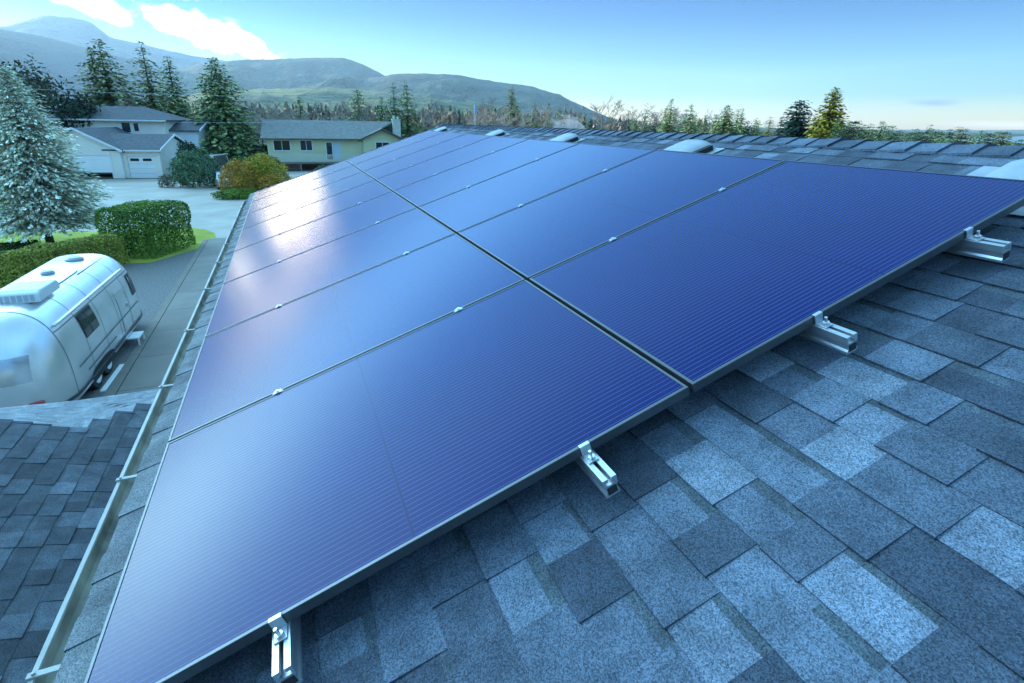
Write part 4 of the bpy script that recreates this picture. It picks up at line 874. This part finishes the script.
# the car in the open garage
def car(name, loc, rot, colr, label, L=4.4, W=1.78, H=1.45, van=False):
    root = tag(empty(name, loc, (0, 0, rot)), label, 'car'); m = mat('car_paint', colr, .3, .2, coat=1)
    prof = [(-L/2, .32), (-L/2, .80), (-L/2 + .15, .92), (-L*.30, .98), (-L*.14, H), (L*.22, H + .01), (L*.40, 1.02), (L/2 - .03, .95), (L/2, .6), (L/2, .32)] if not van else \
           [(-L/2, .32), (-L/2, .85), (-L*.38, 1.05), (-L*.27, H - .05), (-L*.1, H), (L*.42, H), (L/2 - .05, H - .25), (L/2, .9), (L/2, .32)]
    mb = MB(); b = len(mb.v); n = len(prof); lv = [(-W/2, 1), (-W/2 * .999, 1), (W/2, 1)]
    rows = []
    for s in (-1, -.8, -.3, .3, .8, 1):
        row = []
        for (y, z) in prof:
            inw = .16 * max(0, (z - .95) / (H - .95)); x = s * (W / 2 - (inw if abs(s) > .5 else 0)); row.append((x, y, z if abs(s) < 1 else z - (.05 if z > .9 else 0)))
        rows.append(row + [row[0]])
    mb.grid(rows); mb.face([Vector(p) for p in rows[0][:-1]]); mb.face([Vector(p) for p in rows[-1][:-1]][::-1]); mb.build('body', m, root, smooth=False, bevel=.03)
    def sidewin(sgn):
        mb = MB(); ya, yb = (-L*.24, L*.30) if not van else (-L*.30, L*.42)
        def X(z): return sgn * (W / 2 - .16 * max(0, (z - .95) / (H - .95)) + .008)
        P = [(ya, 1.0), (ya + (.35 if not van else .2), H - .12), (yb - .35, H - .12), (yb, 1.0)]; mb.face([(X(z), y, z) for y, z in P]); mb.build('side_window', M_GLASS, root, recalc=False)
    sidewin(1); sidewin(-1)
    for sgn, ya, yb, za, zb in ((-1, -L*.30, -L*.14, .99, H), (1, L*.40, L*.22, 1.03, H)) if not van else ((-1, -L*.38, -L*.27, 1.06, H - .06), (1, L/2 - .03, L*.43, 1.1, H - .05)):
        mb = MB(); e = .012 * sgn; mb.face([(-W*.40, ya + (ya - yb) * .0 + e, za + .02), (W*.40, ya + e, za + .02), (W*.36, yb + e * 1.5, zb - .04), (-W*.36, yb + e * 1.5, zb - .04)]); mb.build('windscreen', M_GLASS, root, recalc=False)
    for y in (-L*.31, L*.31):
        for s in (-1, 1):
            mb = MB(); mb.prism([(.32 * math.cos(2*math.pi*k/18), .32 * math.sin(2*math.pi*k/18)) for k in range(18)], s * (W/2 - .2), s * (W/2 + .012), lambda p, t: (t, y + p[0], .32 + p[1])); wh = mb.build('wheel', M_RUB, root)
            mb = MB(); mb.prism([(.19 * math.cos(2*math.pi*k/14), .19 * math.sin(2*math.pi*k/14)) for k in range(14)], s * (W/2 + .004), s * (W/2 + .02), lambda p, t: (t, y + p[0], .32 + p[1])); mb.build('rim', M_STEEL, wh)
    for s in (-1, 1):
        mb = MB(); mb.box((s * W * .36 - .14, -L/2 - .012, .66), (s * W * .36 + .14, -L/2 + .03, .80)); mb.build('headlight', M_STEEL, root)
        mb = MB(); mb.box((s * W * .38 - .12, L/2 - .03, .68), (s * W * .38 + .12, L/2 + .012, .86)); mb.build('tail_light', M_TAIL, root)
    return root
def awl(x, y): c, s = math.cos(R_(-12)), math.sin(R_(-12)); return (-13.18 + x * c - y * s, 69.22 + x * s + y * c)
cx, cy = awl(-8.2, 3.2); car('parked_car', (cx, cy, .012), R_(-12), (.05, .06, .28), 'dark blue purple car inside the partly open wide garage')
cx, cy = awl(-5.5, 3.4); car('parked_car', (cx, cy, .012), R_(-12), (.03, .03, .035), 'black car beside the blue one inside the partly open wide garage')
car('parked_van', (-7.8, 73.5, .012), R_(160), (.72, .68, .70), 'pale pinkish white rounded van beyond the big round shrub', L=4.9, W=1.9, H=2.3, van=True)
car('parked_car', (-5.6, 58.8, .012), R_(12), (.42, .52, .58), 'pale blue car half hidden behind the orange shrub', H=1.5)
# shed behind
sh = tag(empty('shed', (-9.6, 91, 0), (0, 0, R_(-10))), 'small shed with a brownish grey roof behind the pale van', 'shed')
mb = MB(); mb.box((-2.6, 0, 0), (2.6, 5, 2.6)); mb.build('wall', mat('brown_boards', (.16, .13, .11), .8, noise_scale=3, noise_amt=.2), sh)
mb = MB(); slab_roof(mb, [(-3, -.4, 2.62), (3, -.4, 2.62), (2.7, 2.5, 4.0), (-2.7, 2.5, 4.0)], .1); slab_roof(mb, [(-2.7, 2.503, 4.0), (2.7, 2.503, 4.0), (3, 5.4, 2.62), (-3, 5.4, 2.62)], .1); mb.build('roof', mat('brown_grey_roof', (.17, .155, .145), .9, noise_scale=3, noise_amt=.25), sh)

# ------------------------------------------------------------------ green house
M_GRN = mat('pale_green_siding', (.64, .62, .36), .7, noise_scale=.7, noise_amt=.08)
B = tag(empty('green_house', (9.4, 76.5, 0), (0, 0, R_(-4))), 'pale green house with a long grey roof, a deck and brick base, beyond the panels', 'house')
mb = MB(); mb.box((-11.4, .02, 1.02), (.5, 9.2, 3.98)); mb.box((.502, -.35, 0), (5.7, 6.0, 3.95)); mb.prism([(.502, 3.952), (5.7, 3.952), (3.1, 5.2)], -.35, 4.5, lambda p, t: (p[0], t, p[1])); mb.build('wall', M_GRN, B)
M_BRICK = bpy.data.materials.new('red_brick'); M_BRICK.use_nodes = True; t_ = M_BRICK.node_tree
bt = t_.nodes.new('ShaderNodeTexBrick'); bt.inputs['Color1'].default_value = (.32, .15, .12, 1); bt.inputs['Color2'].default_value = (.26, .12, .10, 1); bt.inputs['Mortar'].default_value = (.35, .32, .30, 1); bt.inputs['Scale'].default_value = 4.0
tcb = t_.nodes.new('ShaderNodeTexCoord'); mpb = t_.nodes.new('ShaderNodeMapping'); mpb.inputs['Rotation'].default_value = (R_(90), 0, 0); t_.links.new(tcb.outputs['Object'], mpb.inputs[0]); t_.links.new(mpb.outputs[0], bt.inputs['Vector']); t_.links.new(bt.outputs[0], t_.nodes['Principled BSDF'].inputs['Base Color'])
mb = MB(); mb.box((-10.9, .06, 0), (-7.7, 9.1, 1.0)); mb.box((-7.698, 3.5, 0), (.4, 9.1, 1.0)); mb.build('brick_base', M_BRICK, B)
mb = MB(); slab_roof(mb, [(-12.05, -.6, 4.05), (.3, -.6, 4.05), (5.2, 4.6, 6.3), (-12.05, 4.6, 6.3)], .18); slab_roof(mb, [(-12.05, 4.603, 6.3), (5.2, 4.603, 6.3), (5.2, 9.8, 4.05), (-12.05, 9.8, 4.05)], .18)
slab_roof(mb, [(-.05, -.95, 3.94), (3.1, -.95, 5.42), (3.1, 4.0, 5.42), (-.05, 4.0, 3.94)], .16); slab_roof(mb, [(3.103, -.95, 5.42), (6.25, -.95, 3.94), (6.25, 6.2, 3.94), (3.103, 4.0, 5.42)], .16); rb = mb.build('roof', M_RF2, B)
mb = MB(); mb.box((-12.05, -.68, 3.86), (-.12, -.603, 4.03))
for a, b in (((-.12, 3.72), (3.1, 5.23)), ((3.1, 5.23), (6.32, 3.72))): mb.prism([(a[0], a[1]), (b[0], b[1]), (b[0], b[1] + .22), (a[0], a[1] + .22)], -1.02, -.953, lambda p, t: (p[0], t, p[1]))
mb.build('fascia', mat('brown_fascia', (.10, .085, .07), .7), B)
mb = MB(); mb.box((5.0, 3.6, 3.0), (6.1, 4.7, 6.55)); mb.box((4.93, 3.53, 6.55), (6.17, 4.77, 6.66)); mb.tube([(5.25, 4.1, 6.6), (5.25, 4.1, 7.15)], .17, 10); mb.tube([(5.8, 4.1, 6.6), (5.8, 4.1, 7.0)], .15, 10); mb.build('chimney', mat('pale_chimney', (.60, .60, .50), .8, noise_scale=3, noise_amt=.1), B)
for x0, x1 in ((-10.6, -8.7), (-7.4, -6.0)): win(B, x0, x1, 2.55, 3.75, .02, mull=1)
win(B, -4.2, -3.5, 1.35, 3.55, .02)
mb = MB(); mb.box((-3.3, -.03, 1.3), (-2.45, .017, 3.55)); mb.build('door', mat('pale_blue_door', (.50, .60, .66), .5), B)
mb = MB(); mb.box((-11.5, -2.0, .98), (.0, .0, 1.16)); 
for x in (-11.4, -7.6, -3.8, -.2): mb.box((x, -1.95, 0), (x + .14, -1.81, .97))
dk = mb.build('deck', mat('weathered_deck', (.20, .18, .15), .8), B)
M_RAILG = mat('pale_railing', (.56, .58, .50), .6)
mb = MB(); mb.box((-11.5, -1.98, 2.02), (.0, -1.90, 2.10)); mb.box((-11.5, -1.97, 1.24), (.0, -1.91, 1.30))
for k in range(76): x = -11.45 + k * .15; mb.box((x, -1.96, 1.302), (x + .07, -1.92, 2.018))
mb.build('railing', M_RAILG, dk)
win(B, 2.2, 3.9, 2.5, 3.6, -.35, mull=1)

# ------------------------------------------------------------------ masts, wires, smoke
ps = tag(empty('utility_pole', (38.5, 113.6, 0)), 'pale utility pole with a bluish top before the hazy conifers', 'pole')
mb = MB(); mb.tube([(0, 0, 0), (0, 0, 9.3)], [.20, .13], 8); mb.build('shaft', mat('pale_pole', (.62, .60, .55), .7), ps)
mb = MB(); mb.tube([(.0, -.2, 8.1), (.0, -.2, 9.9)], .30, 10); mb.build('transformer', mat('blue_grey_can', (.28, .42, .60), .5), ps); mb = MB(); mb.box((-1.1, -.06, 9.0), (1.1, .06, 9.14)); mb.build('cross_arm', M_BARK, ps)
ant = RF(V_RIDGE, .72, ROOF_N)
mp = tag(empty('roof_mast', (20.6, 8.2, 0)), 'thin white leaning mast poking above the right end of the ridge', 'mast')
mb = MB(); mb.tube([(0, 0, 0), (0, 0, 6.3), (.10, -.02, 6.9)], [.07, .07, .02], 8); mb.build('mast', M_WHITE, mp)
mb = MB(); mb.box((-.28, -.02, 5.95), (.28, .02, 6.0)); mb.build('cross_piece', M_WHITE, mp)
for z, zz, lab in ((6.35, 6.15, 'lower thin overhead cable crossing in front of the firs'), (9.6, 9.35, 'upper thin overhead cable crossing in front of the firs')):
    mb = MB(); mb.tube([(-40 + 46 * k / 12, 79.5 + .1 * k, z + (zz - z) * k / 12 - .5 * math.sin(math.pi * k / 12)) for k in range(13)], .018, 5); tag(mb.build('overhead_cable', mat('cable', (.55, .58, .58), .6)), lab, 'cable')
SM = bpy.data.materials.new('smoke_puff'); SM.use_nodes = True; st = SM.node_tree; st.nodes.clear()
sv = st.nodes.new('ShaderNodeVolumePrincipled'); sv.inputs['Color'].default_value = (.92, .95, 1, 1)
sn = st.nodes.new('ShaderNodeTexNoise'); sn.inputs['Scale'].default_value = .45; sn.inputs['Detail'].default_value = 4; stc = st.nodes.new('ShaderNodeTexCoord'); st.links.new(stc.outputs['Object'], sn.inputs['Vector'])
sr = st.nodes.new('ShaderNodeMapRange'); sr.inputs[1].default_value = .42; sr.inputs[2].default_value = .72; sr.inputs[3].default_value = 0; sr.inputs[4].default_value = .55; st.links.new(sn.outputs['Fac'], sr.inputs[0]); st.links.new(sr.outputs[0], sv.inputs['Density'])
so_ = st.nodes.new('ShaderNodeOutputMaterial'); st.links.new(sv.outputs[0], so_.inputs['Volume'])
bm = bmesh.new(); bmesh.ops.create_icosphere(bm, subdivisions=3, radius=1.0)
for v in bm.verts:
    k = 1 + .3 * noise.noise(v.co * 1.7); v.co = Vector((v.co.x * 3.6 * k + (v.co.z * -1.6), v.co.y * 2.0 * k, v.co.z * 1.9 * k))
me = bpy.data.meshes.new('smoke'); bm.to_mesh(me); bm.free(); me.materials.append(SM); sm = bpy.data.objects.new('smoke', me); COL.objects.link(sm); sm.location = (52.6, 97.5, 6.2); tag(sm, kind='stuff')
